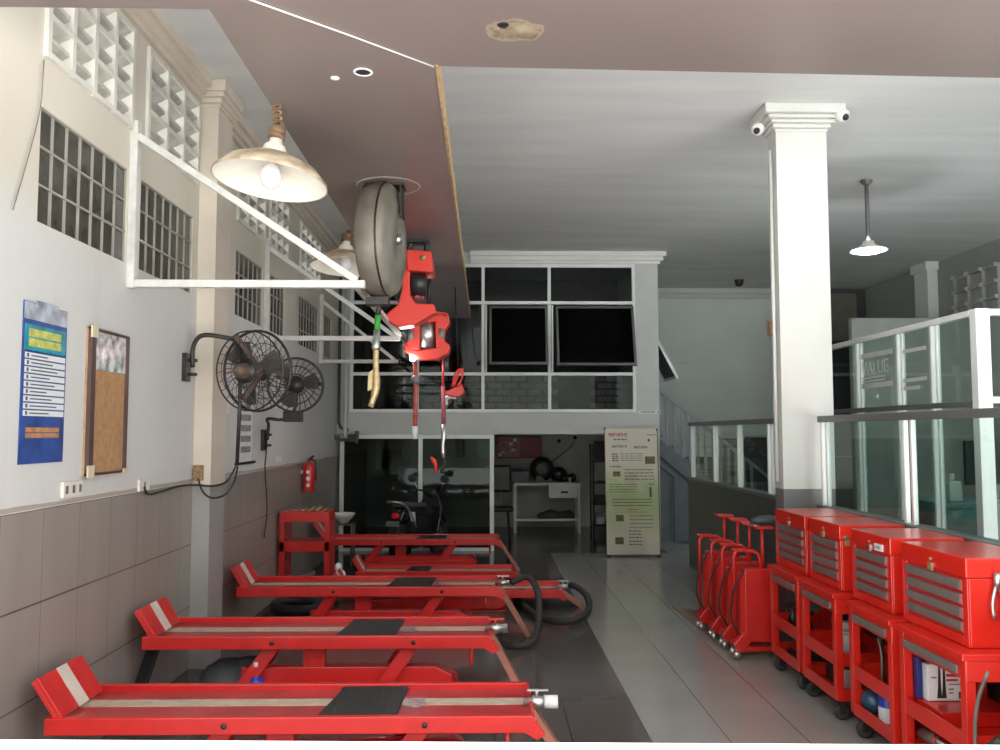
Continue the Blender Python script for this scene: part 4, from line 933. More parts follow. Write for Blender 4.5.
# ------------------------------------------------------------------ lifts
def lift(X0, X1, Y0, Y1, zt, label, piv, base, mat_u, tip=(.14, .16), rampdx=.26, valve=1, low=False, strut=False):
    cx = (X0 + X1) / 2; r = thing('motorcycle_lift', label, 'motorcycle lift', (cx, (Y0 + Y1) / 2, 0), 'red motorcycle lift tables')
    h = .075; t = .035; zd = zt - .028; L = X1 - X0; Wd = Y1 - Y0
    obj('deck', MB().box(X0, X1 - .004, Y0 + t, Y1 - t, zd - .012, zd), DRED, r)
    obj('side_rail', MB().box(X0, X1, Y0, Y0 + t, zt - h, zt).box(X0, X1, Y0 + t, Y0 + t + .02, zt - h, zt - h + .012), RED, r, .004)
    obj('side_rail', MB().box(X0, X1, Y1 - t, Y1, zt - h, zt), RED, r, .004)
    obj('end_plate', MB().box(X1 - .004, X1 + .012, Y0, Y1, zt - h, zt - .004), RED, r, .002)
    ym = Y0 + Wd * .56
    obj('centre_strip', MB().box(X0 + .02, X1 - .02, ym - Wd * .09, ym + Wd * .09, zd, zd + .003), BEIGE, r)
    a_, b_ = mat_u; xa = X0 + L * a_; xb = X0 + L * b_; mt = MB().prism([(xa, Y0 + t + .002, zd + .003), (xb, Y0 + t + .002, zd + .003), (xb + .02, Y1 - t - .002, zd + .003), (xa + .06, Y1 - t - .002, zd + .003)], (0, 0, .014))
    for k in range(12):
        x = xa + .05 + (xb - xa - .06) * k / 11; mt.box(x, x + .008, Y0 + t + .02, Y1 - t - .02, zd + .017, zd + .021)
    obj('rubber_mat', mt, RUBBER, r)
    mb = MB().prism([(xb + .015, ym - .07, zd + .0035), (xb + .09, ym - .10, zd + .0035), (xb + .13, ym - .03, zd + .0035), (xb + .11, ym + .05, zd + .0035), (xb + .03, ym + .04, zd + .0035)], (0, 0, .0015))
    obj('glare_patch', mb, mat('deck_glare', (.42, .34, .33), .3, metal=.4, var=.6, scale=25) if 'deck_glare' not in MATS else MATS['deck_glare'], r)  # pale patch paints a spot of glare into the deck colour
    # upturned wheel stop at the wall end
    tx, tz = tip; A0 = Vector((X0 + .06, Y0 + .01, zt - .01)); B0 = Vector((X0 + .06 - tx, Y0 + .01, zt - .01 + tz)); d_ = (B0 - A0).normalized(); nn = Vector((-d_.z, 0, d_.x))
    if nn.z < 0: nn = -nn
    ws = obj('wheel_stop', MB().prism([A0, B0, B0 - nn * .018, A0 - nn * .018], (0, Wd * .84, 0)).prism([A0 + nn * .0, B0, B0 + nn * .02, A0 + nn * .02], (0, .012, 0)), RED, r, .003)
    A1 = A0 + Vector((0, Wd * .36, 0)) + nn * .001; B1 = B0 + Vector((0, Wd * .36, 0)) + nn * .001
    obj('centre_strip', MB().prism([A1, B1, B1 + nn * .003, A1 + nn * .003], (0, Wd * .18, 0)), mat('pale_strip', (.62, .55, .47), .5) if 'pale_strip' not in MATS else MATS['pale_strip'], ws)
    # base frame
    bx0, bx1 = base; zb0 = .02; bh = .10 if not low else .08
    fb = MB()
    for (ya, yb) in ((Y0 + .02, Y0 + .08), (Y1 - .08, Y1 - .02)):
        pl_ = [(bx0, ya, zb0), (bx1 - .06, ya, zb0), (bx1 - .02, ya, zb0 + .02), (bx1, ya, zb0 + .06), (bx1 - .01, ya, zb0 + bh + .03), (bx1 - .05, ya, zb0 + bh + .05), (bx0, ya, zb0 + bh)]
        fb.prism(pl_, (0, yb - ya, 0))
    for x in (bx0, (bx0 + bx1) / 2, bx1 - .10): fb.box(x, x + .08, Y0 + .08, Y1 - .08, zb0, zb0 + bh * .7)
    fb.box(bx0, bx1, Y0 + .0, Y1 - .0, 0, .012)
    obj('base_frame', fb, RED, r, .004)
    lf = .22 * (zt - .1) / .32
    for px_ in piv:
        for yy in (Y0 + .085, Y1 - .125):
            top = Vector((px_, yy + .02, zt - h + .02)); bot = Vector((px_ - lf, yy + .02, .07))
            obj('scissor_arm', MB().bar(top, bot, .035, .085 if not low else .05, up=(0, 1, 0)) if False else MB().prism([top + Vector((-.05, -.015, 0)), top + Vector((.05, -.015, 0)), bot + Vector((.05, -.015, 0)), bot + Vector((-.05, -.015, 0))], (0, .03, 0)), RED, r, .004)
        obj('bolt', MB().lathe((px_, Y0 - .001, zt - h / 2), [(0, .009), (.010, .008), (.014, 0)], (0, -1, 0), 10), DARK, r)
    if not low: obj('air_cylinder', MB().box(piv[0] - .22, piv[1] + .12, Y0 + .16, Y0 + .24, .10, zt - .22).box(piv[0] + .15, piv[0] + .28, Y0 + .16, Y0 + .24, zt - .22, zt - .10).prism([(piv[1] + .12, Y0 + .16, .10), (piv[1] + .22, Y0 + .16, .13), (piv[1] + .22, Y0 + .16, zt - .27), (piv[1] + .12, Y0 + .16, zt - .22)], (0, .08, 0)).cyl((piv[0] + .05, Y0 + .34, .13), (piv[1] - .1, Y0 + .34, .17), .05, 12), RED, r, .004)
    # exit ramp hanging down at the aisle end
    P0 = Vector((X1 + .012, Y0 + Wd * .34, zt - .03)); P1 = Vector((X1 + rampdx, Y0 + Wd * .34, .012)); d_ = (P1 - P0).normalized(); nn = Vector((d_.z, 0, -d_.x)) * -1
    rp_ = obj('ramp', MB().prism([P0, P1, P1 - nn * .018, P0 - nn * .018], (0, Wd * .34, 0)), COPPER, r)
    obj('ramp_edge', MB().prism([P0 + nn * .01, P1 + nn * .01, P1 - nn * .03, P0 - nn * .03], (0, -.012, 0)), COPPER, rp_)
    g = MB().prism([(X1 - .03, Y0 + .001, zt - h), (X1 + .02, Y0 + .001, zt - h + .05), (X1 + .06, Y0 + .001, zt - h - .01), (X1 + .02, Y0 + .001, zt - h - .03)], (0, .02, 0)); obj('ramp_hinge', g, RED, r)
    if not low: obj('lock_rod', MB().cyl((X1 - .11, Y0 + .06, zt - h), (X1 - .11, Y0 + .06, zt - h - .11), .012, 8), RED, r)
    if valve:
        v0 = Vector((X1 - .03, Y0 + Wd * .45, zt - .012)); vv = MB().tube([v0, v0 + Vector((.04, 0, 0)), v0 + Vector((.045, 0, 0)), v0 + Vector((.085, 0, 0)), v0 + Vector((.09, 0, 0)), v0 + Vector((.14, 0, 0))], [.02, .02, .032, .032, .026, .026] if valve != 3 else [.018, .018, .026, .026, .02, .02], 14)
        va = obj('air_valve', vv, STEEL, r)
        obj('valve_lever', MB().cyl(v0 + Vector((.065, 0, .03)), v0 + Vector((.065, 0, .055)), .008, 8).box(v0.x + .02, v0.x + .12, v0.y - .009, v0.y + .009, v0.z + .052, v0.z + .06), REELRED if valve == 2 else STEEL, va)
        if valve == 1: obj('coupler', MB().tube([v0 + Vector((.10, 0, 0)), v0 + Vector((.165, 0, 0))], .031, 12), PAPER, va)
    if strut: obj('prop_strut', MB().bar((X0 + .02, Y0 + .20, zt - .03), (X0 - .08, Y0 + .06, .02), .09, .03), BLACK, r)
    return r
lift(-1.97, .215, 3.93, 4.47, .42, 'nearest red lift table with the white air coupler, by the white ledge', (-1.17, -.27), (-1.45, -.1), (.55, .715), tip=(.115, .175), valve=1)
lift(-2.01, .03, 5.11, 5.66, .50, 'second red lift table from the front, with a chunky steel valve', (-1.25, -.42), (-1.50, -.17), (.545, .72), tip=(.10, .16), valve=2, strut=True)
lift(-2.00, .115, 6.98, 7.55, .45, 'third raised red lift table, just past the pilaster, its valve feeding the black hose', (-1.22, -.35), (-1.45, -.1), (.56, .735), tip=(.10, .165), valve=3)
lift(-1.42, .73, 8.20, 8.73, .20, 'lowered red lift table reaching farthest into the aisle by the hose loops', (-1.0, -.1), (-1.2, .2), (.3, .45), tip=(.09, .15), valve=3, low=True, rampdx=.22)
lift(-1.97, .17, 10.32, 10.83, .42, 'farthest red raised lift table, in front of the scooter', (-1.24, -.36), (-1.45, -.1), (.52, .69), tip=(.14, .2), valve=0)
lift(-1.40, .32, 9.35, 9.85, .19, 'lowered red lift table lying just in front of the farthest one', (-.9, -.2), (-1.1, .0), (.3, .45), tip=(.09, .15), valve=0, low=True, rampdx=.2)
# black hoses
def Zp(x, y, z): return PZ(x, y, z)
mb = MB().tube(smooth_path([Vector((.22, 7.24, .44)), PY(528, 577, 7.2), PY(537, 590, 7.1), PY(539, 612, 7.05), PZ(534, 640, .05), PZ(518, 646, .03), PZ(503, 642, .03), PZ(497, 630, .03)], 6), .028, 10)
tag(obj('air_hose', mb, RUBBER), 'thick black hose drooping from the third lift valve to the floor', 'hose')
mb = MB().tube(smooth_path([Vector((.83, 8.44, .20)), PY(575, 586, 8.4), PY(586, 595, 8.2), PY(589, 608, 8.1), PZ(580, 618, .06), PZ(560, 622, .04), PZ(540, 617, .04), PZ(522, 604, .05), PZ(515, 592, .04)], 6), .032, 10)
tag(obj('air_hose', mb, RUBBER), 'thick black hose looping over the grey aisle tiles', 'hose')
# black tyre-like hose heap and bag under the lifts
mb = MB().sphere((-1.58, 5.42, .13), .2, 16, (1.0, .8, .85)).sphere((-1.45, 5.40, .2), .12, 12, (1.2, 1, 1))
for v in mb.v: v.z = max(v.z, .0)
tag(obj('black_bag', mb, SOOT), 'black sack on the floor beneath the second lift table', 'bag')
p = PY(257, 656, 5.22); mb = MB().lathe((p.x, 5.22, 0), [(0, 0), (.045, 0), (.05, .02), (.05, .20), (.035, .235), (.02, .245), (.02, .30), (0, .30)], n=14)
bt = tag(obj('oil_bottle', mb, BLUEP), 'blue bottle beside the black sack under the second lift', 'bottle'); obj('cap', MB().cyl((p.x, 5.22, .30), (p.x, 5.22, .33), .024, 10), PAPER, bt)
mb = MB().ring((-1.72, 7.75, .05), (0, 0, 1), .22, .05, 26, 10).ring((-1.68, 7.78, .145), (0.05, 0, 1), .20, .045, 26, 10); tag(obj('tyre', mb, RUBBER), 'black coil of tyres on the floor behind the third lift', 'tyre')

# ------------------------------------------------------------------ red rack by the left wall
y0_, y1_ = 8.78, 9.12; x0_, x1_ = PY(279, 550, y0_).x, PY(329, 550, y0_).x; zt_ = PY(300, 512, y0_).z
x0_ = max(x0_, XL + .005)
rr = thing('red_rack', 'red metal shelf rack against the left wall under the extinguisher', 'rack', ((x0_ + x1_) / 2, (y0_ + y1_) / 2, 0))
for x in (x0_, x1_ - .05):
    for y in (y0_, y1_ - .04): obj('post', MB().box(x, x + .05, y, y + .04, 0, zt_), DRED if y > 9 else RED, rr, .003)
obj('top_shelf', MB().box(x0_ - .0, x1_, y0_ - .01, y1_, zt_ - .10, zt_), RED, rr, .004)
obj('shelf', MB().box(x0_, x1_, y0_, y1_, zt_ - .40, zt_ - .30), RED, rr, .004); obj('shelf', MB().box(x0_, x1_, y0_, y1_, .08, .14), RED, rr, .004)
mb = MB()
for k in range(5): mb.cyl((x0_ + .12 + k * .075, y0_ + .08 + .03 * (k % 2), zt_), (x0_ + .16 + k * .075, y0_ + .22, zt_ + .012 + .006 * k), .012, 8)
tag(obj('hand_tools', mb, YELT), 'few small brass tools lying on top of the red rack', 'tools')['kind'] = 'stuff'
zs_ = .14
tag(obj('steel_part', MB().bar((x0_ + .10, y0_ + .1, zs_ + .02), (x0_ + .34, y0_ + .14, zs_ + .12), .05, .04).cyl((x0_ + .1, y0_ + .1, zs_ + .05), (x0_ + .1, y0_ + .2, zs_ + .05), .05), SILVER, bevel=.004), 'dull steel machine part on the bottom shelf of the red rack', 'machine part')
tag(obj('white_cloth', MB().sphere((x1_ - .02 + .12, y0_ - .02, .33), .05, 10, (.8, 1, 1)).sphere((x1_ + .13, y0_ - .01, .26), .045, 10).cyl((x1_ + .1, y0_, 0), (x1_ + .1, y0_, .3), .03), PAPER), 'small crumpled white cloth on a stub beside the red rack', 'cloth')
# basin on stand
p = PY(341, 514, 10.95); bx, by = p.x, 11.1
bs = thing('wash_basin', 'white bowl on a thin stand beyond the red rack', 'basin', (bx, by, 0))
obj('bowl', MB().lathe((bx, by, p.z), [(.15, 0), (.16, -.01), (.13, -.05), (.06, -.13), (.02, -.14), (.02, -.13), (.12, -.035), (.14, 0)], n=24), PAPER, bs)
f = MB()
for (a_, b_) in ((-.13, -.1), (.13, -.1), (-.13, .1), (.13, .1)): f.box(bx + a_ - .012, bx + a_ + .012, by + b_ - .012, by + b_ + .012, 0, p.z - .14)
f.box(bx - .14, bx + .14, by - .11, by + .11, p.z - .15, p.z - .135); obj('stand', f, mat('stand_green', (.12, .14, .06), .6), bs)

# ------------------------------------------------------------------ scooter (seen from behind)
scr = thing('scooter', 'black scooter with red tail light parked in front of the smoked glass', 'scooter', (0, 0, 0))
def sp(x, y, z): return Vector((x, y, z))
def wheel(c, R, w=.05):
    t_ = obj('wheel', MB().lathe(c, [(R - .09, -w * .5), (R - .03, -w * .6), (R - .005, -w * .35), (R, 0), (R - .005, w * .35), (R - .03, w * .6), (R - .09, w * .5), (R - .09, -w * .5)], (1, 0, 0), 28), RUBBER, scr)
    f = MB().lathe(c, [(0, -.035), (.04, -.035), (.045, -.01), (R - .09, -.012), (R - .09, .012), (.045, .01), (.04, .035), (0, .035)], (1, 0, 0), 20); obj('rim', f, SILVER, t_)
wheel(sp(0, .27, .27), .27, .09); wheel(sp(0, 1.38, .27), .27, .08)
obj('tail_body', MB().prism([(-.10, .12, .58), (.10, .12, .58), (.13, .18, .72), (.10, .2, .78), (-.10, .2, .78), (-.13, .18, .72)], (0, .62, -.02)), BODYG, scr, .03)
obj('side_body', MB().prism([(-.14, .35, .40), (-.14, .95, .34), (-.14, 1.0, .66), (-.14, .3, .70)], (.28, 0, 0)), BODYG, scr, .03)
obj('seat', MB().prism([(-.11, .16, .78), (-.12, .55, .76), (-.11, .85, .74), (-.10, .85, .80), (-.10, .5, .83), (-.09, .2, .87)], (.22, 0, 0)), SOOT, scr, .03)
obj('rear_fender', MB().prism([(-.06, -.02, .30), (.06, -.02, .30), (.085, .09, .60), (-.085, .09, .60)], (0, .03, .0)), BLACK, scr, .008)
obj('tail_light', MB().sphere((0, .12, .665), .06, 14, (1.2, .5, .75)), TAIL, scr)
obj('number_plate', MB().prism([(-.11, .045, .53), (.11, .045, .53), (.11, .055, .60), (-.11, .055, .60)], (0, .006, 0)), mat('plate_grey_green', (.16, .20, .17), .4), scr)
obj('grab_rail', MB().tube(smooth_path([(-.12, .42, .80), (-.13, .15, .84), (-.07, .03, .86), (.07, .03, .86), (.14, .15, .82), (.17, .3, .68), (.18, .42, .50)], 5), .016, 8), STEEL, scr)
obj('side_panel', MB().prism([(.145, .25, .72), (.15, .42, .70), (.15, .44, .56), (.145, .34, .58)], (.012, 0, 0)), PAPER, scr, .004)
obj('leg_shield', MB().prism([(-.19, 1.06, .36), (.19, 1.06, .36), (.22, 1.12, .70), (.12, 1.16, .90), (-.12, 1.16, .90), (-.22, 1.12, .70)], (0, .05, .02)), BODYG, scr, .02)
obj('floor_board', MB().box(-.10, .10, .9, 1.15, .30, .36), BLACK, scr, .01)
obj('front_fender', MB().prism([(-.05, 1.1, .40), (-.05, 1.22, .55), (-.05, 1.42, .58), (-.05, 1.6, .46), (-.05, 1.42, .55), (-.05, 1.25, .5)], (.1, 0, 0)), BODYG, scr)
obj('fork', MB().cyl((-.06, 1.38, .27), (-.05, 1.2, .85), .018, 8).cyl((.06, 1.38, .27), (.05, 1.2, .85), .018, 8), STEEL, scr)
obj('handlebar', MB().tube(smooth_path([(-.33, 1.03, .95), (-.2, 1.10, .96), (0, 1.16, .93), (.2, 1.10, .96), (.33, 1.03, .95)], 4), .014, 8).sphere((0, 1.16, .92), .10, 12, (1.3, .8, .8)), BLACK, scr)
obj('grip', MB().cyl((-.36, 1.01, .95), (-.24, 1.08, .955), .02, 10), BLACK, scr); obj('grip', MB().cyl((.36, 1.01, .95), (.24, 1.08, .955), .02, 10), BLACK, scr)
for s_ in (-1, 1):
    mi = obj('mirror', MB().sphere((s_ * .30, 1.08, 1.13), .075, 14, (1.15, .25, .75)), PIPED, scr); obj('mirror_stem', MB().cyl((s_ * .20, 1.10, .96), (s_ * .29, 1.09, 1.10), .007, 8), STEEL, mi)
obj('exhaust', MB().tube([(.14, .8, .22), (.16, .4, .25), (.17, .05, .32)], [.025, .045, .045], 12), DARK, scr)
obj('stand', MB().cyl((-.08, .75, .3), (-.22, .7, .01), .012, 8), DARK, scr)
scr.location = (PY(391, 520, 10.95).x, 10.93, 0); scr.rotation_euler = (0, 0, math.radians(-27)); scr.scale = (.86, .86, .94)

# ------------------------------------------------------------------ tool carts and chests
def cart(Y0, Y1, label, X0=2.068, X1=2.48, zt=.745):
    r = thing('tool_cart', label, 'tool cart', ((X0 + X1) / 2, (Y0 + Y1) / 2, 0), 'red rolling tool carts')
    p = .045
    for x in (X0, X1 - p):
        for y in (Y0, Y1 - p): obj('post', MB().box(x, x + p, y, y + p, .13, zt - .02), BRED, r, .003)
    obj('top_tray', MB().box(X0 - .015, X1 + .01, Y0 - .008, Y1 + .008, zt - .03, zt).box(X0 + .003, X1 - .003, Y0 - .003, Y0 + .02, zt - .12, zt - .03).box(X0 + .003, X1 - .003, Y1 - .02, Y1 + .003, zt - .12, zt - .03).box(X0 + .03, X1, Y0, Y1, zt - .12, zt - .105), BRED, r, .004)
    dw = obj('drawer', MB().box(X0 + .002, X0 + .03, Y0 + p, Y1 - p, zt - .115, zt - .035), BRED, r, .003)
    obj('drawer_pull', MB().box(X0 - .008, X0 + .002, Y0 + p + .01, Y1 - p - .01, zt - .10, zt - .06), SILVER, dw, .003)
    for (za, zb_) in ((.32, .40), (.12, .19)):
        obj('shelf', MB().box(X0 + .01, X1 - .01, Y0 + .01, Y1 - .01, za, za + .012).box(X0 + .004, X0 + .016, Y0 + .02, Y1 - .02, za, zb_).box(X1 - .02, X1 - .006, Y0 + .02, Y1 - .02, za, zb_)
            .box(X0 + .02, X1 - .02, Y0 + .004, Y0 + .016, za, zb_).box(X0 + .02, X1 - .02, Y1 - .016, Y1 - .004, za, zb_), BRED, r, .002)
    for x in (X0 + .05, X1 - .05):
        for y in (Y0 + .055, Y1 - .055):
            cs = obj('caster', MB().lathe((x, y, .045), [(0, -.014), (.03, -.014), (.045, -.01), (.045, .01), (.03, .014), (0, .014)], (.3, 1, 0), 18), RUBBER, r)
            obj('caster_fork', MB().box(x - .02, x + .02, y - .025, y - .019, .04, .12).box(x - .02, x + .02, y + .019, y + .025, .04, .12).box(x - .025, x + .025, y - .025, y + .025, .11, .13), DARK, cs)
    return r
def chest(Y0, Y1, label, X0=2.138, X1=2.53, z0=.747, z1=1.14, nd=4, tagm=None):
    r = thing('tool_chest', label, 'tool chest', ((X0 + X1) / 2, (Y0 + Y1) / 2, z0), 'red tool chests on the carts')
    H = z1 - z0; ytop = z0 + H * .70
    obj('body', MB().box(X0 + .012, X1, Y0, Y1, z0, z1 - .09).box(X0 + .002, X0 + .012, Y0, Y0 + .04, z0, z1 - .09).box(X0 + .002, X0 + .012, Y1 - .04, Y1, z0, z1 - .09).box(X0 + .002, X0 + .012, Y0 + .04, Y1 - .04, z0, z0 + .045), BRED, r, .003)
    lid = obj('lid', MB().box(X0 - .003, X1 + .003, Y0 - .003, Y1 + .003, z1 - .088, z1), BRED, r, .005)
    obj('latch', MB().box(X0 - .012, X0 - .003, (Y0 + Y1) / 2 - .018, (Y0 + Y1) / 2 + .018, z1 - .098, z1 - .062).cyl((X0 - .010, (Y0 + Y1) / 2, z1 - .045), (X0 - .003, (Y0 + Y1) / 2, z1 - .045), .008, 10), YELT if tagm is None else tagm, lid)
    h = (ytop + .02 - z0 - .05) / nd
    for k in range(nd):
        za = z0 + .05 + k * h
        dd = obj('drawer', MB().box(X0 + .001, X0 + .012, Y0 + .045, Y1 - .045, za + .004, za + h - .004), DRED, r, .002)
        obj('drawer_pull', MB().prism([(X0 + .001, Y0 + .05, za + h * .18), (X0 - .008, Y0 + .05, za + h * .24), (X0 - .008, Y0 + .05, za + h * .84), (X0 + .001, Y0 + .05, za + h * .90)], (0, Y1 - Y0 - .10, 0)), SILVER, dd)
    obj('corner_edge', MB().box(X0 - .002, X0 + .006, Y1 - .012, Y1 + .001, z0, z1 - .09), RED, r)
    return r
carts = [(5.67, 6.22, 'farthest red tool cart, next to the red jack stands'), (5.07, 5.62, 'second farthest red tool cart with a narrow white box on its shelf'),
         (4.37, 4.88, 'red tool cart carrying the chest with the white sticker'), (3.70, 4.29, 'large red tool cart with a white box on its middle shelf')]
for a_, b_, l in carts: cart(a_, b_, l)
chest(5.70, 6.27, 'farthest red tool chest, standing in front of the white column')
chest(5.14, 5.62, 'second farthest red tool chest with a yellow tag on its lit side')
c3 = chest(4.50, 4.97, 'red tool chest with a white sticker on its lid', tagm=STEEL)
c4 = chest(3.79, 4.375, 'nearest red tool chest with four wide grey drawer pulls')
cart(2.75, 3.40, 'nearest red cart without a chest, cut by the right picture edge', zt=.80)
p = PX(878.5, 547.5, 2.13); mb = MB().box(2.127, 2.136, p.y - .045, p.y + .045, p.z - .018, p.z + .018); st_ = obj('sticker', mb, PAPER, c3)
obj('print', text_mb('SUPER', .022, (2.1262, p.y + .038, p.z - .008), (0, -1, 0), (0, 0, 1), .0003), INK, st_)
# tape on second chest side, tool on nearest chest side
q5 = PY(847, 541, 5.13); tag(obj('yellow_tag', MB().box(q5.x - .012, q5.x + .012, 5.125, 5.136, q5.z - .03, q5.z + .02).box(q5.x - .02, q5.x + .005, 5.125, 5.136, q5.z + .01, q5.z + .03), YELT), 'small yellow tag stuck on the side of the second farthest chest', 'tag')
hk = PY(997, 603, 3.77); tag(obj('hanging_pliers', MB().tube(smooth_path([hk + Vector((0, 0, .08)), hk + Vector((-.02, 0, 0)), hk + Vector((-.015, 0, -.07))], 4), .008, 8).tube(smooth_path([hk + Vector((.01, 0, .08)), hk + Vector((.03, 0, 0)), hk + Vector((.02, 0, -.07))], 4), .008, 8).cyl(hk + Vector((.005, 0, .06)), hk + Vector((.005, 0, .13)), .015, 8), STEEL), 'steel pliers hung on the side of the nearest tool chest', 'pliers')
# shelf contents
def onto(px, Y): return PY(px, 650, Y).x
za = .335
tag(obj('parts_tray', MB().box(2.12, 2.46, 4.0, 4.23, .333, .40), BRED, bevel=.004), 'flat red tray under the white printed box on the large cart', 'tray')
wb = thing('white_box', 'white box printed with two black tools on the shelf of the large cart', 'box', (2.24, 4.2, .401))
obj('carton', MB().box(2.145, 2.32, 4.17, 4.225, .402, .575), PAPER, wb, .003)
def onbox(u0, u1, v0, v1): return MB().box(2.145 + .175 * u0, 2.145 + .175 * u1, 4.1685, 4.17, .402 + .173 * v0, .402 + .173 * v1)
for cu in (.32, .45):
    xx = 2.145 + .175 * cu
    obj('tool_picture', MB().prism([(xx - .012, 4.1685, .415), (xx + .012, 4.1685, .415), (xx + .008, 4.1685, .47), (xx + .006, 4.1685, .57), (xx - .002, 4.1685, .57), (xx - .006, 4.1685, .47)], (0, .001, 0)), BLACK, wb)
obj('tool_picture', onbox(.86, .93, .06, .25), BLACK, wb)
f = onbox(.52, .95, .66, .74); g = onbox(.52, .85, .54, .60); f.add(g.v, g.f); obj('red_print', f, REDINK, wb)
f = onbox(.10, .25, .62, .66)
for (a_, b_, c_, d_) in ((.58, .72, .30, .34), (.58, .70, .20, .24), (.60, .95, .44, .47)): g = onbox(a_, b_, c_, d_); f.add(g.v, g.f)
obj('grey_print', f, SILVER, wb)
tag(obj('blue_box', MB().box(2.112, 2.138, 4.205, 4.24, .402, .60), mat('navy_card', (.015, .02, .16), .5), bevel=.004), 'dark blue box beside the white box on the large cart', 'box')
mb = MB().lathe((2.24, 4.40, .132), [(0, 0), (.04, 0), (.045, .02), (.045, .17), (.025, .20), (.018, .25), (0, .25)], n=16)
mb = MB().lathe((2.17, 4.64, .132), [(0, 0), (.045, 0), (.05, .02), (.05, .14), (.03, .165), (.02, .18), (0, .18)], n=16)
bb = tag(obj('oil_bottle', mb, BLUEP), 'blue bottle with a white label on the bottom shelf under the sticker chest', 'bottle'); obj('label', MB().lathe((2.17, 4.64, .15), [(.051, 0), (.051, .08)], n=16), PAPER, bb)
mb = MB().sphere((2.16, 4.79, .21), .07, 16, (1, 1, 1.0)); tag(obj('blue_ball_jar', mb, DBLUE), 'round dark blue jar on the bottom shelf under the sticker chest', 'jar')
mb = MB()
for k in range(4): mb.tube(smooth_path([(2.16 + .02 * k, 4.68 + .03 * k, .335), (2.15 + .02 * k, 4.66 + .04 * k, .50), (2.15 + .02 * k, 4.70 + .02 * k, .58)], 4), .007, 6)
tag(obj('coiled_cables', mb, SILVER), 'grey looped cables on the middle shelf under the sticker chest', 'cables')
tag(obj('dark_tool_case', MB().box(2.3, 2.45, 4.45, 4.80, .333, .56), BLACK, bevel=.01), 'black case behind the looped cables on the third cart', 'case')
# drill / torch on bottom shelf of large cart
dd = thing('impact_wrench', 'silver air wrench on the bottom shelf of the large cart', 'wrench', (2.2, 3.95, .13))
obj('body', MB().tube([(2.15, 4.23, .225), (2.155, 4.13, .23), (2.16, 4.09, .23)], [.032, .034, .034], 14), SILVER, dd)
obj('nose', MB().tube([(2.16, 4.10, .23), (2.165, 4.06, .23), (2.175, 4.0, .22), (2.185, 3.94, .21)], [.048, .046, .026, .018], 16), CHROME, dd)
obj('grip', MB().bar((2.17, 4.18, .22), (2.24, 4.2, .145), .03, .04), BLACK, dd)
# second cart contents
tag(obj('white_box', MB().box(2.17, 2.26, 5.28, 5.35, .333, .53), PAPER, bevel=.003), 'narrow white box upright on the second cart middle shelf', 'box')
tag(obj('parts_tin', MB().cyl((2.2, 5.21, .333), (2.2, 5.21, .48), .04, 14).cyl((2.2, 5.21, .48), (2.2, 5.21, .50), .042, 14), GREYW), 'grey tin next to the narrow white box on the second cart', 'tin')
tag(obj('white_tub', MB().lathe((2.19, 5.24, .132), [(0, 0), (.04, 0), (.045, .12), (.048, .13), (0, .13)], n=14), PAPER), 'small white tub on the bottom shelf of the second cart', 'tub')
tag(obj('tool_case', MB().box(2.18, 2.40, 5.33, 5.52, .132, .24).box(2.2, 2.38, 5.40, 5.46, .24, .26), BLACK, bevel=.01), 'black case on the bottom shelf of the second cart', 'case')
# first cart contents: black spray triggers
for k, (y, lab) in enumerate(((6.10, 'black trigger bottle, farthest on the farthest cart'), (5.97, 'black trigger bottle, middle one on the farthest cart'), (5.83, 'black trigger bottle, nearest on the farthest cart'))):
    s_ = tag(obj('spray_bottle', MB().lathe((2.19, y, .333), [(0, 0), (.035, 0), (.035, .06), (.012, .10), (.012, .13), (0, .13)], n=12).bar((2.14, y, .47), (2.23, y, .475), .02, .03).bar((2.15, y, .46), (2.165, y, .42), .01), BLACK), lab, 'bottle', 'black trigger bottles on the farthest cart')
tag(obj('dark_tray', MB().box(2.14, 2.40, 5.78, 6.1, .132, .16).box(2.14, 2.16, 5.78, 6.1, .16, .19), BLACK, bevel=.005), 'flat dark tray on the bottom shelf of the farthest cart', 'tray')
# hose across nearest cart
mb = MB().tube(smooth_path([PX(988, 672, 2.07), PX(978, 700, 2.06), PX(975, 735, 2.06), PX(978, 765, 2.06)], 5), .008, 8)
tag(obj('grey_tube', mb, SILVER), 'thin grey tube hanging at the nearest red cart', 'tube')
mb = MB().tube([PX(1003, 738, 2.055), PX(985, 752, 2.05), PX(972, 770, 2.04)], .02, 10); tag(obj('steel_pipe', mb, DARK), 'dark steel bar leaning on the nearest cart at the bottom right corner', 'bar')

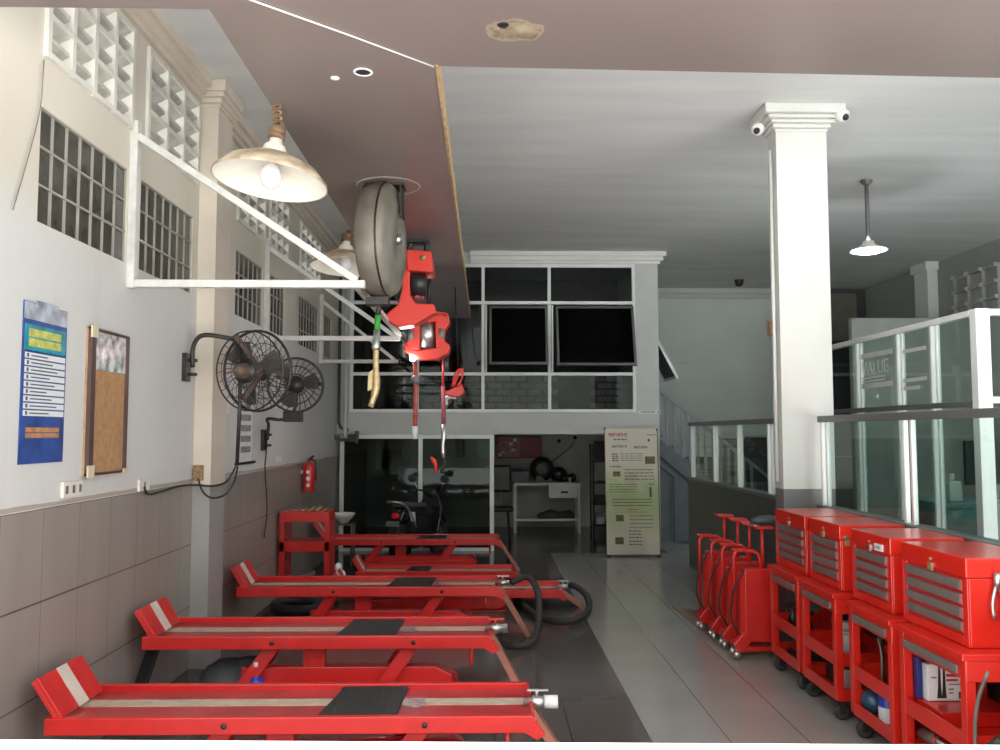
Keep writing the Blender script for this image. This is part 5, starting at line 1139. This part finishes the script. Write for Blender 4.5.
# ------------------------------------------------------------------ red jack stands on cardboard
tag(obj('cardboard_sheet', MB().prism([PZ(672, 607, .0), PZ(700, 610, .0), PZ(775, 643, .0), PZ(770, 656, .0), PZ(735, 658, .0)], (0, 0, .012)), CARD), 'brown cardboard sheet on the floor under the red jack stands', 'cardboard')
J0 = None
def jack(loc):
    r = thing('jack_stand', '', 'jack stand', loc, 'tall red jack stands in a row')
    X, Y, Z = loc
    obj('base', MB().prism([(X, Y - .07, Z + .05), (X + .05, Y - .07, Z + .05), (X + .12, Y - .07, Z + .16), (X + .04, Y - .07, Z + .19), (X - .03, Y - .07, Z + .10)], (0, .14, 0)).box(X + .04, X + .38, Y - .06, Y + .06, Z + .05, Z + .085), JRED, r, .006)
    obj('body', MB().prism([(X + .06, Y - .065, Z + .12), (X + .06, Y + .065, Z + .12), (X + .30, Y + .065, Z + .12), (X + .30, Y - .065, Z + .12)], (0, 0, .54)).prism([(X + .03, Y - .03, Z + .16), (X + .03, Y + .03, Z + .16), (X + .06, Y + .06, Z + .16), (X + .06, Y - .06, Z + .16)], (0, 0, .46)), JRED, r, .01)
    obj('handle', MB().tube([(X + .0, Y, Z + .14), (X + .0, Y, Z + .74)] + [(X + .05 - .05 * math.cos(t * PI / 8), Y, Z + .74 + .05 * math.sin(t * PI / 8)) for t in range(1, 4)] + [(X + .05, Y, Z + .79), (X + .15, Y, Z + .785), (X + .185, Y, Z + .765), (X + .20, Y, Z + .72), (X + .20, Y, Z + .60)], .014, 8).bar((X - .02, Y, Z + .80), (X + .10, Y, Z + .80), .045, .012), JRED, r)
    obj('pole', MB().cyl((X + .22, Y, Z + .66), (X + .22, Y, Z + .96), .013, 8), JRED, r)
    obj('cross_bar', MB().box(X + .16, X + .29, Y - .055, Y + .055, Z + .955, Z + .975).prism([(X + .16, Y - .05, Z + .965), (X + .13, Y - .03, Z + .985), (X + .13, Y + .03, Z + .985), (X + .16, Y + .05, Z + .965)], (0, 0, .008)), JRED, r, .003)
    for (dx, dy) in ((-.0, -.05), (-.0, .05), (.34, -.04), (.34, .04)):
        cs = obj('caster', MB().lathe((X + dx, Y + dy, Z + .028), [(0, -.012), (.028, -.010), (.028, .010), (0, .012)], (0, 1, 0), 14), STEEL, r)
        obj('caster_fork', MB().box(X + dx - .012, X + dx + .012, Y + dy - .016, Y + dy + .016, Z + .045, Z + .07), STEEL, cs)
    obj('cable', MB().tube(smooth_path([(X + .06, Y - .06, Z + .66), (X - .02, Y - .05, Z + .5), (X - .04, Y - .04, Z + .3), (X + .02, Y - .04, Z + .17)], 5), .007, 6), BLACK, r)
    return r
labs = ['farthest red jack stand on the cardboard', 'second farthest red jack stand on the cardboard', 'red jack stand just behind the nearest one on the cardboard', 'nearest red jack stand, close to the tool carts']
j0 = jack((1.86, 7.42, .012)); j0['label'] = labs[0]
def copy_tree(o, parent=None):
    c_ = o.copy(); C.objects.link(c_)
    if parent is not None: c_.parent = parent
    for ch_ in list(o.children): copy_tree(ch_, c_)
    return c_
for k, (x, y) in enumerate(((1.875, 7.08), (1.885, 6.80), (1.89, 6.50))):
    c_ = copy_tree(j0); c_.location = (x, y, .012); c_['label'] = labs[k + 1]
g = Vector((2.13, 6.52, .988)); gr = thing('angle_grinder', 'dark grinder lying on top of the nearest red jack stand', 'power tool', g)
obj('body', MB().tube([g + Vector((-.10, 0, .035)), g + Vector((-.02, 0, .04)), g + Vector((.06, 0, .04)), g + Vector((.12, 0, .035))], [.02, .036, .04, .03], 14), PIPED, gr)
obj('disc', MB().cyl(g + Vector((-.08, 0, .0)), g + Vector((-.08, 0, .008)), .05, 18), STEEL, gr)

# ------------------------------------------------------------------ white ledge in the foreground
a_ = PY(0, 739.5, .95); b_ = PY(1000, 745, .95); d_ = (b_ - a_)
struct('trim_10', MB().prism([a_ - d_ * .5, b_ + d_ * .5, b_ + d_ * .5 - Vector((0, 0, .14)), a_ - d_ * .5 - Vector((0, 0, .14))], (0, -.10, 0)), mat('ledge_white', (.24, .238, .23), .5, var=.1, scale=8))

# ------------------------------------------------------------------ light
w = bpy.data.worlds.new('World'); SC.world = w; w.use_nodes = True; bg = w.node_tree.nodes['Background']
bg.inputs[0].default_value = (.98, .99, 1, 1); bg.inputs[1].default_value = 1.9
sd = bpy.data.lights.new('sun', 'SUN'); sd.energy = 30; sd.angle = math.radians(2); sd.color = (1, .985, .97)
so = bpy.data.objects.new('sun', sd); C.objects.link(so); so.rotation_euler = Vector((-.45, -.35, -.82)).to_track_quat('-Z', 'Y').to_euler()
so.location = (3, -4, 9)
SC.view_settings.view_transform = 'Standard'; SC.view_settings.look = 'None'; SC.view_settings.exposure = 0.75; SC.view_settings.gamma = 1
SC.view_settings.use_curve_mapping = False
SC.cycles.use_denoising = True; SC.cycles.max_bounces = 10; SC.cycles.diffuse_bounces = 6; SC.cycles.transparent_max_bounces = 16
SC.cycles.sample_clamp_indirect = 8; SC.cycles.caustics_reflective = False; SC.cycles.caustics_refractive = False
